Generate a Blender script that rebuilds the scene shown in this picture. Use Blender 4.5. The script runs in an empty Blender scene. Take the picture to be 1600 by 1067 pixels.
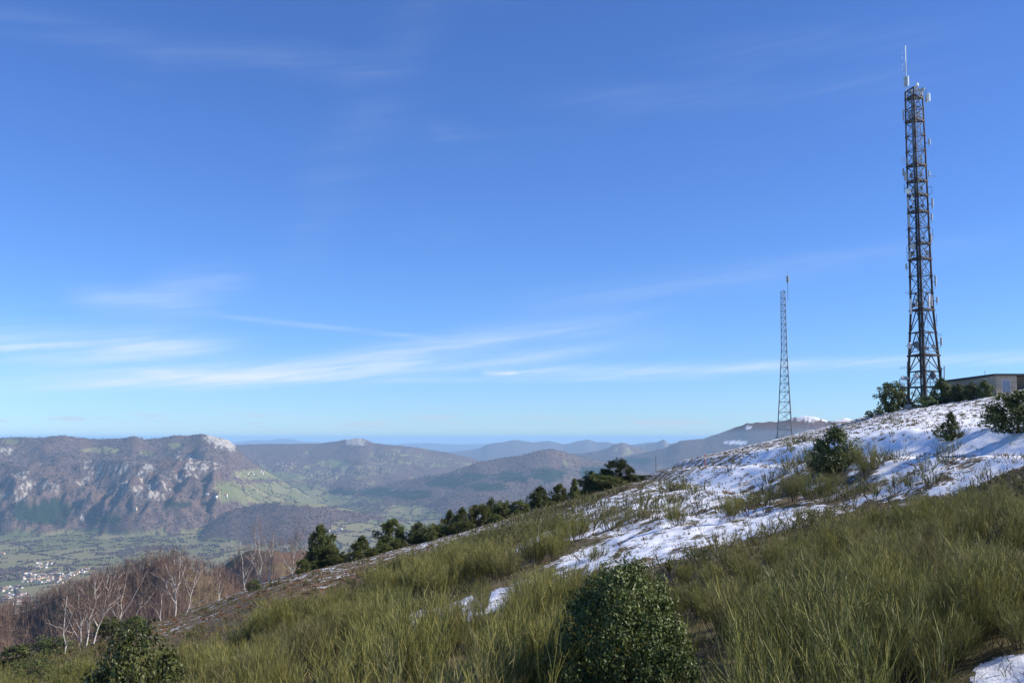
import bpy, math, random
import numpy as np
from mathutils import Vector, Matrix

# ------------------------------------------------------------------ camera, sky, sun, exposure
F, W0, H0, VH = 1600.0, 1600.0, 1067.0, 684.0        # focal length in photo pixels, eye level row
PITCH = math.atan((VH - H0 / 2) / F)
SUN_AZ, SUN_EL = math.radians(96), math.radians(33)   # azimuth clockwise from +Y (view direction)

scene = bpy.context.scene
col = scene.collection
cam_d = bpy.data.cameras.new('camera'); cam = bpy.data.objects.new('camera', cam_d); col.objects.link(cam)
cam_d.sensor_width = 36; cam_d.lens = 36 * F / W0
cam_d.clip_start = 0.1; cam_d.clip_end = 200000
cam.location = (0, 0, 0); cam.rotation_euler = (math.pi / 2 + PITCH, 0, 0)
scene.camera = cam
scene.view_settings.view_transform = 'Standard'; scene.view_settings.look = 'None'
scene.view_settings.exposure = 0.55; scene.view_settings.gamma = 1
scene.view_settings.use_curve_mapping = False
scene.cycles.max_bounces = 6; scene.cycles.volume_bounces = 3; scene.cycles.transparent_max_bounces = 8
scene.cycles.use_denoising = True

class NB:
    """small helper to write node arithmetic"""
    def __init__(self, tree): self.t = tree; self.n = tree.nodes; self.l = tree.links
    def new(self, kind, **kw):
        nd = self.n.new(kind)
        for k, v in kw.items(): setattr(nd, k, v)
        return nd
    def put(self, sock, v):
        if isinstance(v, bpy.types.NodeSocket): self.l.new(v, sock)
        elif v is not None:
            try: sock.default_value = v
            except Exception: sock.default_value = tuple(v) + (1,)
    def m(self, op, a, b=None, c=None, clamp=False):
        nd = self.new('ShaderNodeMath', operation=op, use_clamp=clamp)
        self.put(nd.inputs[0], a)
        if b is not None: self.put(nd.inputs[1], b)
        if c is not None: self.put(nd.inputs[2], c)
        return nd.outputs[0]
    def smooth(self, x, a, b):
        nd = self.new('ShaderNodeMapRange', interpolation_type='SMOOTHSTEP')
        self.put(nd.inputs['Value'], x); self.put(nd.inputs['From Min'], a); self.put(nd.inputs['From Max'], b)
        return nd.outputs['Result']
    def mix(self, f, a, b):
        nd = self.new('ShaderNodeMix', data_type='RGBA')
        self.put(nd.inputs['Factor'], f); self.put(nd.inputs['A'], a); self.put(nd.inputs['B'], b)
        return nd.outputs['Result']
    def noise(self, vec, scale, detail=4, rough=.55, dist=0):
        nd = self.new('ShaderNodeTexNoise')
        if vec is not None: self.l.new(vec, nd.inputs['Vector'])
        nd.inputs['Scale'].default_value = scale; nd.inputs['Detail'].default_value = detail
        nd.inputs['Roughness'].default_value = rough; nd.inputs['Distortion'].default_value = dist
        return nd.outputs['Fac']
    def comb(self, x, y, z=0.0):
        nd = self.new('ShaderNodeCombineXYZ'); self.put(nd.inputs[0], x); self.put(nd.inputs[1], y); self.put(nd.inputs[2], z)
        return nd.outputs[0]
    def gauss(self, x, w):                        # exp(-(x/w)^2)
        q = self.m('DIVIDE', x, w); return self.m('EXPONENT', self.m('MULTIPLY', self.m('MULTIPLY', q, q), -1.0))

world = bpy.data.worlds.new('World'); scene.world = world; world.use_nodes = True
def build_world():
    nt = world.node_tree; nt.nodes.clear(); B = NB(nt)
    sky = B.new('ShaderNodeTexSky', sky_type='NISHITA')
    sky.sun_disc = False; sky.sun_elevation = SUN_EL; sky.sun_rotation = SUN_AZ
    sky.altitude = 900; sky.air_density = 1.0; sky.dust_density = 0.35; sky.ozone_density = 3.0
    def mul(a, b):
        nd = B.new('ShaderNodeMix', data_type='RGBA', blend_type='MULTIPLY'); nd.inputs['Factor'].default_value = 1
        B.put(nd.inputs['A'], a); B.put(nd.inputs['B'], b); return nd.outputs['Result']
    tc = B.new('ShaderNodeTexCoord'); sep = B.new('ShaderNodeSeparateXYZ'); nt.links.new(tc.outputs['Generated'], sep.inputs[0])
    x, y, z = sep.outputs
    nv = B.new('ShaderNodeVectorMath', operation='NORMALIZE'); nt.links.new(B.comb(x, y, B.m('MAXIMUM', z, .004)), nv.inputs[0]); nt.links.new(nv.outputs[0], sky.inputs[0])   # below the horizon it goes on as at the horizon
    az = B.m('ARCTAN2', x, y); el = B.m('SUBTRACT', B.m('ARCSINE', z), .0075)
    low = B.m('EXPONENT', B.m('MULTIPLY', B.m('MAXIMUM', el, 0.0), -14.0))
    skyc = mul(sky.outputs[0], B.mix(low, (.72, 1.05, 1.70, 1), (.86, 1.24, 1.88, 1)))     # cool white balance, paler towards the horizon
    # cirrus: streaks given as lines in azimuth / elevation, broken up by stretched noise
    fib = B.noise(B.comb(B.m('MULTIPLY', az, 5.0), B.m('MULTIPLY', B.m('SUBTRACT', el, B.m('MULTIPLY', az, .12)), 70.0)), 1.0, 5, .6, .4)
    soft = B.noise(B.comb(B.m('MULTIPLY', az, 5.0), B.m('MULTIPLY', el, 16.0), 3.0), 1.0, 4, .55)
    fibs = B.smooth(fib, .3, .75); softs = B.smooth(soft, .3, .7)
    def streak(c0, c1, c2, w, a0, a1, soft_a, amt):
        line = B.m('ADD', B.m('ADD', B.m('MULTIPLY', B.m('MULTIPLY', az, az), c2), B.m('MULTIPLY', az, c1)), c0)
        g = B.gauss(B.m('SUBTRACT', el, line), w)
        win = B.m('MULTIPLY', B.smooth(az, a0 - soft_a, a0 + soft_a), B.m('SUBTRACT', 1.0, B.smooth(az, a1 - soft_a, a1 + soft_a)))
        return B.m('MULTIPLY', B.m('MULTIPLY', g, win), amt)
    parts = [streak(.088, .165, .12, .011, -.45, .06, .14, .70),
             streak(.070, .11, .10, .009, -.38, .10, .12, .55),
             streak(.072, .0, .0, .017, -.62, -.28, .06, .75),
             streak(.0565, .012, .0, .0055, .0, .75, .04, .75),
             streak(.0560, .0, .0, .0030, -.028, .004, .007, 1.0),
             streak(.0490, .004, .0, .0030, -.30, .18, .10, .28),
             streak(.083, -.085, .0, .0025, -.27, -.09, .04, .30),
             streak(.122, .10, .0, .012, .02, .40, .12, .13),
             streak(.345, -.01, .0, .012, -.50, -.17, .06, .08),
             streak(.315, .0, .0, .014, .05, .42, .08, .06),
             streak(.352, .0, .0, .016, .18, .42, .06, .05),
             streak(.118, .0, .0, .011, -.40, -.30, .03, .38),
             streak(.168, .12, .0, .016, -.34, -.26, .03, .24),
             streak(.54, 1.7, .0, .06, -.22, -.07, .04, .05)]
    tot = parts[0]
    for p in parts[1:]: tot = B.m('ADD', tot, p)
    tex = B.m('ADD', B.m('MULTIPLY', fibs, .85), B.m('MULTIPLY', softs, .3))
    far = B.m('MULTIPLY', B.smooth(soft, .56, .85), .12)                    # thin veil going on round the sky
    veil = B.m('MULTIPLY', far, B.m('MULTIPLY', B.smooth(el, .02, .08), fibs))
    cir = B.m('ADD', B.m('MULTIPLY', tot, tex), veil, clamp=True)
    c1 = B.mix(cir, skyc, (7.4, 8.6, 10.0, 1))
    # small flat cumulus low over the horizon
    cu = B.noise(B.comb(B.m('MULTIPLY', az, 17.0), B.m('MULTIPLY', el, 150.0), 8.3), 1.0, 4, .6)
    band = B.gauss(B.m('SUBTRACT', el, .0085), .0075)
    cum = B.m('MULTIPLY', B.m('MULTIPLY', B.smooth(cu, .52, .66), band), .75)
    c2 = B.mix(cum, c1, (5.6, 6.7, 8.3, 1))
    bg = B.new('ShaderNodeBackground'); nt.links.new(c2, bg.inputs[0]); bg.inputs[1].default_value = 0.069
    out = B.new('ShaderNodeOutputWorld'); nt.links.new(bg.outputs[0], out.inputs[0])
build_world()

sun_d = bpy.data.lights.new('sun', 'SUN'); sun_d.energy = 5.0; sun_d.angle = math.radians(.5); sun_d.color = (1, .93, .82)
sun = bpy.data.objects.new('sun', sun_d); col.objects.link(sun)
sdir = Vector((math.sin(SUN_AZ) * math.cos(SUN_EL), math.cos(SUN_AZ) * math.cos(SUN_EL), math.sin(SUN_EL)))
sun.rotation_euler = sdir.to_track_quat('Z', 'Y').to_euler()

# ------------------------------------------------------------------ helpers
def ray(u, v):
    """photo pixel -> (x/y, z/y)"""
    xc, yc = (u - W0 / 2) / F, (H0 / 2 - v) / F
    yy = math.cos(PITCH) - math.sin(PITCH) * yc
    return xc / yy, (math.sin(PITCH) + math.cos(PITCH) * yc) / yy
def pix(s, e):
    """(x/y, z/y) -> photo pixel, arrays allowed"""
    d = math.cos(PITCH) + math.sin(PITCH) * e
    return W0 / 2 + F * s / d, H0 / 2 - F * (math.cos(PITCH) * e - math.sin(PITCH)) / d
def line_se(pts):
    a = np.array([ray(u, v) for u, v in pts]); o = np.argsort(a[:, 0]); return a[o, 0], a[o, 1]

_perm = np.random.RandomState(7).permutation(512).astype(np.int64)
_ang = np.random.RandomState(8).rand(512) * 2 * math.pi
_gx, _gy = np.cos(_ang), np.sin(_ang)
def pn(x, y, seed=0):
    x = np.asarray(x, float) + seed * 37.17; y = np.asarray(y, float) + seed * 11.73
    xi = np.floor(x).astype(np.int64); yi = np.floor(y).astype(np.int64); fx = x - xi; fy = y - yi
    def g(ix, iy, dx, dy):
        k = _perm[(_perm[ix & 511] + iy) & 511]; return _gx[k] * dx + _gy[k] * dy
    ux = fx * fx * fx * (fx * (fx * 6 - 15) + 10); uy = fy * fy * fy * (fy * (fy * 6 - 15) + 10)
    a = g(xi, yi, fx, fy); b = g(xi + 1, yi, fx - 1, fy); c = g(xi, yi + 1, fx, fy - 1); d = g(xi + 1, yi + 1, fx - 1, fy - 1)
    return ((a + (b - a) * ux) * (1 - uy) + (c + (d - c) * ux) * uy) * 1.5
def fbm(x, y, o=4, seed=0, gain=.5):
    r = 0; a = 1; f = 1
    for i in range(o): r = r + a * pn(x * f, y * f, seed + i); a *= gain; f *= 2.03
    return r
def ridged(x, y, o=4, seed=0):
    r = 0; a = 1; f = 1
    for i in range(o): r = r + a * (1 - 2 * np.abs(pn(x * f, y * f, seed + i))); a *= .5; f *= 2.1
    return r / 1.9
def sst(x, a, b):
    t = np.clip((x - a) / (b - a), 0, 1); return t * t * (3 - 2 * t)
def vor(x, y, seed=3):
    """jittered-grid Voronoi: F1, F2, cell id"""
    xi = np.floor(x).astype(np.int64); yi = np.floor(y).astype(np.int64)
    f1 = np.full(x.shape, 9.); f2 = np.full(x.shape, 9.); cid = np.zeros(x.shape, np.int64)
    for i in (-1, 0, 1):
        for j in (-1, 0, 1):
            k = _perm[(_perm[(xi + i + seed) & 511] + yi + j) & 511]
            d = np.hypot(xi + i + .5 + .42 * _gx[k] - x, yi + j + .5 + .42 * _gy[k] - y)
            nearer = d < f1
            f2 = np.where(nearer, f1, np.minimum(f2, d)); cid = np.where(nearer, k, cid); f1 = np.where(nearer, d, f1)
    return f1, f2, cid

def mesh_np(name, V, faces, attrs=None, smooth=False):
    """V (n,3); faces: list of (m,k) index arrays; attrs: name -> (n,) or (n,4)"""
    me = bpy.data.meshes.new(name); V = np.asarray(V, np.float32)
    me.vertices.add(len(V)); me.vertices.foreach_set('co', V.ravel())
    if not isinstance(faces, (list, tuple)): faces = [faces]
    faces = [np.asarray(f, np.int32) for f in faces if len(f)]
    tot = np.concatenate([np.full(len(f), f.shape[1], np.int32) for f in faces])
    idx = np.concatenate([f.ravel() for f in faces])
    me.loops.add(len(idx)); me.loops.foreach_set('vertex_index', idx)
    me.polygons.add(len(tot)); st = np.zeros(len(tot), np.int32); st[1:] = np.cumsum(tot)[:-1]
    me.polygons.foreach_set('loop_start', st)
    me.polygons.foreach_set('use_smooth', np.full(len(tot), smooth))
    for k, a in (attrs or {}).items():
        a = np.asarray(a, np.float32)
        if a.ndim == 1: at = me.attributes.new(k, 'FLOAT', 'POINT'); at.data.foreach_set('value', a)
        else: at = me.attributes.new(k, 'FLOAT_COLOR', 'POINT'); at.data.foreach_set('color', a.ravel())
    me.update(calc_edges=True); me.validate()
    return me
def grid_faces(r, c):
    i = np.arange((r - 1) * c).reshape(r - 1, c)[:, :-1].ravel()
    return np.stack([i, i + 1, i + c + 1, i + c], 1)
def obj(name, me, mat=None, parent=None, loc=None):
    o = bpy.data.objects.new(name, me); col.objects.link(o)
    if mat is not None and me is not None and not me.materials: me.materials.append(mat)
    if parent is not None: o.parent = parent
    if loc is not None: o.location = loc
    return o
def tag(o, label=None, cat=None, group=None, kind=None):
    for k, v in (('label', label), ('category', cat), ('group', group), ('kind', kind)):
        if v: o[k] = v
    return o
def thing(name, label, cat, loc, rz=0, group=None):
    o = obj(name, None, loc=loc); o.rotation_euler.z = rz; o.empty_display_size = .3
    return tag(o, label, cat, group)

# ------------------------------------------------------------------ materials
def mat(name, fn):
    m = bpy.data.materials.new(name); m.use_nodes = True; nt = m.node_tree; nt.nodes.clear(); B = NB(nt)
    out = B.new('ShaderNodeOutputMaterial'); s = fn(B); nt.links.new(s, out.inputs['Surface']); return m
def pbsdf(B, color, rough=.8, metal=0., spec=.3, normal=None):
    p = B.new('ShaderNodeBsdfPrincipled'); B.put(p.inputs['Base Color'], color); B.put(p.inputs['Roughness'], rough)
    p.inputs['Metallic'].default_value = metal; B.put(p.inputs['Specular IOR Level'], spec)
    if normal is not None: B.l.new(normal, p.inputs['Normal'])
    return p.outputs[0]
def bump(B, h, strength, dist):
    b = B.new('ShaderNodeBump'); b.inputs['Strength'].default_value = strength; b.inputs['Distance'].default_value = dist
    B.l.new(h, b.inputs['Height']); return b.outputs[0]
def attr(B, name, out='Fac'): return B.new('ShaderNodeAttribute', attribute_name=name).outputs[out]
def pos(B): return B.new('ShaderNodeNewGeometry').outputs['Position']
def simple(name, c, rough=.7, metal=0., var=.25, scale=6., spec=.3):
    def f(B):
        tc = B.new('ShaderNodeTexCoord').outputs['Object']
        n = B.noise(tc, scale, 5, .65)
        d = tuple(x * (1 - var) for x in c); l = tuple(min(1, x * (1 + var)) for x in c)
        return pbsdf(B, B.mix(B.smooth(n, .3, .7), d + (1,), l + (1,)), rough, metal, spec)
    return mat(name, f)
def foliage(name, dark, light, tip, rough=.6, trans=.25, spec=.3):
    """leaf material: 'rnd' varies the hue, 't' runs from woody base to tip"""
    def f(B):
        rnd = attr(B, 'rnd'); t = attr(B, 't'); oi = B.new('ShaderNodeObjectInfo').outputs['Random']
        c = B.mix(rnd, dark + (1,), light + (1,))
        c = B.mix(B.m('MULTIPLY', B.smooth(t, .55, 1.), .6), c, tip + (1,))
        hsv = B.new('ShaderNodeHueSaturation'); B.l.new(c, hsv.inputs['Color'])
        B.put(hsv.inputs['Value'], B.m('ADD', .78, B.m('MULTIPLY', oi, .44)))
        B.put(hsv.inputs['Hue'], B.m('ADD', .488, B.m('MULTIPLY', oi, .024)))
        c = hsv.outputs[0]
        p = pbsdf(B, c, rough, 0, spec)
        if trans <= 0: return p
        tr = B.new('ShaderNodeBsdfTranslucent'); B.l.new(c, tr.inputs[0])
        mx = B.new('ShaderNodeMixShader'); mx.inputs[0].default_value = trans
        B.l.new(p, mx.inputs[1]); B.l.new(tr.outputs[0], mx.inputs[2]); return mx.outputs[0]
    return mat(name, f)

M = {}
def broom_mat(B):
    rnd = attr(B, 'rnd'); t = attr(B, 't'); oi = B.new('ShaderNodeObjectInfo').outputs['Random']
    rnd = B.m('POWER', rnd, 1.6)
    wood = B.mix(rnd, (.045, .034, .024, 1), (.12, .09, .055, 1))
    green = B.mix(rnd, (.140, .140, .032, 1), (.470, .415, .110, 1))
    dry = B.mix(rnd, (.14, .115, .055, 1), (.33, .26, .14, 1))
    dark = B.mix(rnd, (.062, .074, .018, 1), (.200, .195, .048, 1))
    green = B.mix(B.m('MULTIPLY', B.smooth(B.m('FRACT', B.m('MULTIPLY', oi, 7.31)), .45, .9), .8), green, dark)
    green = B.mix(B.m('MAXIMUM', B.m('MULTIPLY', B.smooth(oi, .6, 1.), .75), attr(B, 'dry')), green, dry)
    c = B.mix(B.smooth(t, .12, .45), wood, B.mix(B.smooth(t, .4, .9), dark, green))  # woody bases; inner twigs coloured darker and tips lighter to imitate shade within
    p = pbsdf(B, c, .55, 0, .35)
    tr = B.new('ShaderNodeBsdfTranslucent'); B.l.new(c, tr.inputs[0])
    mx = B.new('ShaderNodeMixShader'); mx.inputs[0].default_value = .16
    B.l.new(p, mx.inputs[1]); B.l.new(tr.outputs[0], mx.inputs[2]); return mx.outputs[0]
M['broom'] = mat('broom_twigs', broom_mat)
M['holly'] = foliage('holly_leaves', (.028, .047, .014), (.098, .126, .033), (.215, .225, .055), .45, .22, .30)
M['pine'] = foliage('pine_needles', (.055, .072, .022), (.150, .170, .050), (.22, .225, .065), .6, .35)
M['heath'] = foliage('dead_bracken', (.10, .045, .018), (.22, .11, .045), (.26, .15, .07), .8, .2)
M['grass'] = foliage('dry_grass', (.07, .055, .025), (.17, .135, .06), (.2, .17, .08), .8, .2)
M['twig'] = foliage('bare_twigs', (.085, .050, .040), (.19, .125, .100), (.18, .12, .10), .8, 0)
M['bark'] = simple('dark_bark', (.07, .05, .035), .9, 0, .4, 14)
def birch_bark(B):
    tc = B.new('ShaderNodeTexCoord').outputs['Object']
    mp = B.new('ShaderNodeMapping'); B.l.new(tc, mp.inputs[0]); mp.inputs['Scale'].default_value = (2, 2, 7)
    n = B.noise(mp.outputs[0], 1.4, 4, .7)
    return pbsdf(B, B.mix(B.smooth(n, .52, .62), (.52, .49, .45, 1), (.09, .078, .07, 1)), .75)
M['birch'] = mat('birch_bark', birch_bark)
M['tower'] = simple('weathered_dark_steel', (.040, .028, .024), .6, .2, .4, 1.5)
M['galv'] = simple('galvanised_steel', (.30, .31, .32), .5, .5, .3, 2)
M['galvdark'] = simple('dull_grey_steel', (.13, .14, .15), .55, .4, .3, 2)
M['white'] = simple('white_radome', (.72, .72, .70), .45, 0, .08, 3)
M['greyp'] = simple('grey_plastic', (.38, .39, .40), .5, 0, .15, 3)
M['black'] = simple('black_cable', (.02, .02, .022), .6, 0, .3, 4)
M['render'] = simple('tan_rough_render', (.40, .33, .25), .95, 0, .16, 1.3)
M['roofing'] = simple('dark_roof_felt', (.045, .045, .048), .8, 0, .3, 2)
M['door'] = simple('blue_grey_door', (.26, .30, .36), .5, 0, .12, 3)
M['frame'] = simple('pale_door_frame', (.55, .53, .50), .6, 0, .1, 3)
M['redpole'] = simple('red_paint', (.48, .07, .04), .5, 0, .15, 5)
M['woodpole'] = simple('old_wood', (.16, .11, .075), .85, 0, .3, 8)
M['wallA'] = simple('cream_house_wall', (.62, .57, .48), .9, 0, .1, .2)
M['wallB'] = simple('white_house_wall', (.74, .72, .68), .9, 0, .08, .2)
M['wallC'] = simple('ochre_house_wall', (.50, .40, .29), .9, 0, .1, .2)
M['roofA'] = simple('orange_tile_roof', (.36, .19, .12), .85, 0, .2, .5)
M['roofB'] = simple('brown_tile_roof', (.22, .15, .12), .85, 0, .2, .5)
M['roofC'] = simple('pale_sheet_roof', (.55, .54, .53), .6, 0, .1, .5)

# ------------------------------------------------------------------ the near hillside
PA, PB_ = .27, -.0565                                    # slope to the right, slope away from the camera
_ks, _ke = line_se([(-300, 1130), (-100, 1070), (0, 1042), (60, 1030), (130, 1014), (180, 988), (250, 972), (300, 952), (345, 937), (400, 913), (460, 894),
                    (520, 882), (600, 860), (680, 840), (760, 817), (840, 792), (900, 777), (1000, 746), (1100, 717), (1170, 698), (1230, 680),
                    (1300, 664), (1380, 644), (1430, 632), (1480, 625), (1550, 613), (1600, 601), (1750, 570), (2000, 520)])
_kf = np.linspace(-.95, .95, 761); _kk = np.exp(-.5 * (np.arange(-40, 41) / 11.) ** 2); _kk /= _kk.sum()
_ke = np.convolve(np.pad(np.interp(_kf, _ks, _ke), 40, 'edge'), _kk, 'valid'); _ks = _kf
def crest_dist(s): return np.interp(s, _kf, _cd)
def _crest0(s):
    return np.interp(s, [-.75, -.5, -.42, -.34, -.25, -.1, .1, .2, .27, .33, .40, .5, .75], [60, 72, 88, 108, 130, 150, 150, 175, 200, 165, 152, 150, 150])
_cd = np.convolve(np.pad(_crest0(_kf), 40, 'edge'), _kk, 'valid')
_lowy, _lowx = [-20, 28, 37, 59, 142, 260], [14.0, 14.3, 14.7, 15.6, 22, 32]
_bq, _bp = [-9, -3.5, -.5, .5, .95, 3.3, 6.5, 22], [0, -.28, .32, .12, .06, .80, .62, 0]
def hill(x, y, micro=True):
    x = np.asarray(x, float); y = np.asarray(y, float)
    yy = np.maximum(y, 4.); s = np.clip(x / yy, -.9, .9)
    D = crest_dist(s); hc = D * (PA * s + PB_ - np.interp(s, _ks, _ke))
    hh = 2.75 + (hc - 2.75) * sst(y, 10, 85)
    z = PA * x + PB_ * y - hh
    q = x - np.interp(y, _lowy, _lowx)
    qs = sum(np.interp(q + o, _bq, _bp) for o in (-.3, -.1, .1, .3)) / 4
    z = z + qs * sst(q + 30, 0, 6) * sst(260 - y, 0, 60)
    over = np.maximum(y - D, 0)
    z = z - np.where(over < 60, .0045 * over ** 2, 16.2 + .54 * (over - 60))
    if micro:
        p = x * .97 - .23 * y; r = .23 * x + .97 * y
        a = sst(D - y, -5, 40)
        z = z + .10 * fbm(p / 3.1, r / 6.0, 3, 11) * (.35 + .65 * a) + .045 * pn(p / .8, r / 1.9, 15) + .03 * pn(p / .33, r / .7, 16)
    return z
def hit(u, v):
    """where the ray through a photo pixel meets the hillside"""
    s, e = ray(u, v); d = np.geomspace(3, 230, 3000)
    f = e * d - hill(s * d, d, False)
    k = np.argmax(f < 0) if (f < 0).any() else np.argmin(f)
    return s * d[k], d[k]

CTRL = np.array([  # u, v, snow, broom, bracken
 (1440,640,.74,.02,0),(1300,670,.70,.02,.1),(1500,640,.80,.05,0),(1230,690,.70,.03,.2),(1150,710,.68,.05,.1),(1350,690,.82,.05,0),(1560,630,.75,.12,.1),
 (1250,715,.9,.1,.1),(1400,700,.97,.03,0),(1550,690,.95,.08,0),(1420,720,.92,.15,.1),(1560,720,.88,.25,.1),(1500,740,.72,.4,.2),(1590,755,.4,.75,.2),
 (1100,740,.85,.2,.2),(1200,740,.85,.22,.2),(1000,770,.70,.3,.3),(1060,790,.76,.45,.2),(950,790,.72,.4,.3),(1150,770,.74,.3,.2),(1250,760,.6,.6,.2),
 (1330,760,.6,.6,.2),(1100,820,.77,.3,.1),(1000,830,.76,.32,.1),(1180,820,.77,.25,.1),(900,830,.72,.5,.2),(1020,860,.78,.2,.1),(930,860,.76,.38,.1),
 (850,800,.5,.6,.4),(800,815,.7,.4,.4),(760,850,.2,.85,.3),(700,870,.25,.8,.3),(640,860,.68,.2,.6),(600,870,.6,.2,.7),(560,890,.58,.2,.8),
 (500,905,.62,.18,.8),(460,925,.58,.18,.9),(420,930,.35,.3,.7),(680,850,.62,.25,.5),(820,880,.15,.95,.1),(700,920,.1,.95,.1),(600,930,.1,.9,.2),
 (500,950,.2,.6,.5),(400,960,.35,.25,.8),(330,960,.54,.12,.9),(270,985,.6,.12,.7),(200,1010,.4,.3,.9),(130,1030,.25,.5,.8),(80,1050,.3,.45,.5),
 (300,1020,.35,.35,.6),(690,965,.95,.25,0),(720,990,.5,.5,0),(600,1020,0,1,0),(450,1010,0,1,0),(350,1040,.05,.9,0),(850,960,.05,1,0),(1000,980,.1,.9,0),
 (1150,900,.1,1,0),(1300,850,.12,1,0),(1400,830,.15,1,0),(1500,800,.2,.95,.1),(1580,790,.3,.8,.2),(1300,950,0,1,0),(1450,900,.05,1,0),(1200,1000,0,1,0),
 (1400,1000,0,1,0),(1550,915,.6,.6,0),(1540,1045,.98,.02,0),(1590,1050,.95,.02,0),(1560,980,.1,.9,.1),(1590,930,.4,.7,0),(1490,1050,.15,.85,0),(1440,1040,0,1,0),(1590,1000,.1,.9,0),(1520,1010,.05,.95,0)], float)
_cxy = np.array([hit(u, v) for u, v in CTRL[:, :2]])
def cover(x, y):
    """snow, broom, bracken amounts at ground points"""
    x = np.asarray(x, float); y = np.asarray(y, float); sh = x.shape; x = x.ravel(); y = np.maximum(y.ravel(), 2.)
    ls, ly = x / y * 3.0, np.log(y) * 1.6
    cs, cl = _cxy[:, 0] / _cxy[:, 1] * 3.0, np.log(_cxy[:, 1]) * 1.6
    num = np.zeros((len(x), 3)); den = np.zeros(len(x))
    for i in range(len(CTRL)):
        w = 1 / ((ls - cs[i]) ** 2 + (ly - cl[i]) ** 2 + .003) ** 2.6
        num += w[:, None] * CTRL[i, 2:5]; den += w
    return (num / den[:, None]).reshape(sh + (3,))

def hillside_mat(B):
    P = pos(B); sep = B.new('ShaderNodeSeparateXYZ'); B.l.new(P, sep.inputs[0]); x, y, z = sep.outputs
    p = B.m('SUBTRACT', B.m('MULTIPLY', x, .97), B.m('MULTIPLY', y, .23)); r = B.m('ADD', B.m('MULTIPLY', x, .23), B.m('MULTIPLY', y, .97))
    sv = B.comb(p, B.m('MULTIPLY', r, .30), 0)
    n1 = B.noise(sv, 1.1, 6, .62, .3); n2 = B.noise(P, 4.0, 5, .7); n3 = B.noise(P, .35, 3, .5)
    sn = attr(B, 'snow'); br = attr(B, 'bracken')
    n4 = B.noise(P, 13.0, 3, .6)
    k = B.m('ADD', B.m('ADD', B.m('MULTIPLY', n1, .66), B.m('MULTIPLY', n4, .16)), B.m('ADD', B.m('MULTIPLY', n2, .42), B.m('MULTIPLY', n3, .22)))       # about .73 on average
    lo = B.m('SUBTRACT', 1.175, B.m('MULTIPLY', sn, .66))
    mask = B.smooth(k, lo, B.m('ADD', lo, .035))
    g = B.mix(B.smooth(n2, .3, .7), (.075, .058, .030, 1), (.17, .135, .07, 1))
    g = B.mix(B.m('MULTIPLY', B.smooth(n3, .4, .6), .5), g, (.085, .085, .030, 1))
    g = B.mix(B.m('MULTIPLY', br, B.smooth(B.noise(P, 1.6, 4, .6), .42, .6)), g, (.20, .095, .040, 1))
    c = B.mix(mask, g, (.84, .85, .87, 1))
    hgt = B.m('ADD', B.m('MULTIPLY', mask, .6), B.m('MULTIPLY', n2, .8))
    return pbsdf(B, c, B.m('SUBTRACT', .9, B.m('MULTIPLY', mask, .35)), 0, .25, bump(B, hgt, .6, .06))
M['hillside'] = mat('snowy_hillside_ground', hillside_mat)

def build_hillside():
    nr, nc = 420, 540
    dd = np.concatenate([np.linspace(-6, 12, 70, endpoint=False), np.geomspace(12, 210, nr - 110, endpoint=False), np.geomspace(210, 480, 40)])
    ss = np.linspace(-.78, .78, nc)
    y = np.repeat(dd[:, None], nc, 1); x = ss[None, :] * (y + 8)
    z = hill(x, y); c = cover(x, y)
    me = mesh_np('hillside', np.stack([x, y, z], -1).reshape(-1, 3), grid_faces(nr, nc)[:, ::-1] if False else grid_faces(nr, nc),
                 {'snow': c[..., 0].ravel(), 'bracken': c[..., 2].ravel()}, True)
    tag(obj('hillside', me, M['hillside']), kind='structure')
build_hillside()

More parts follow.
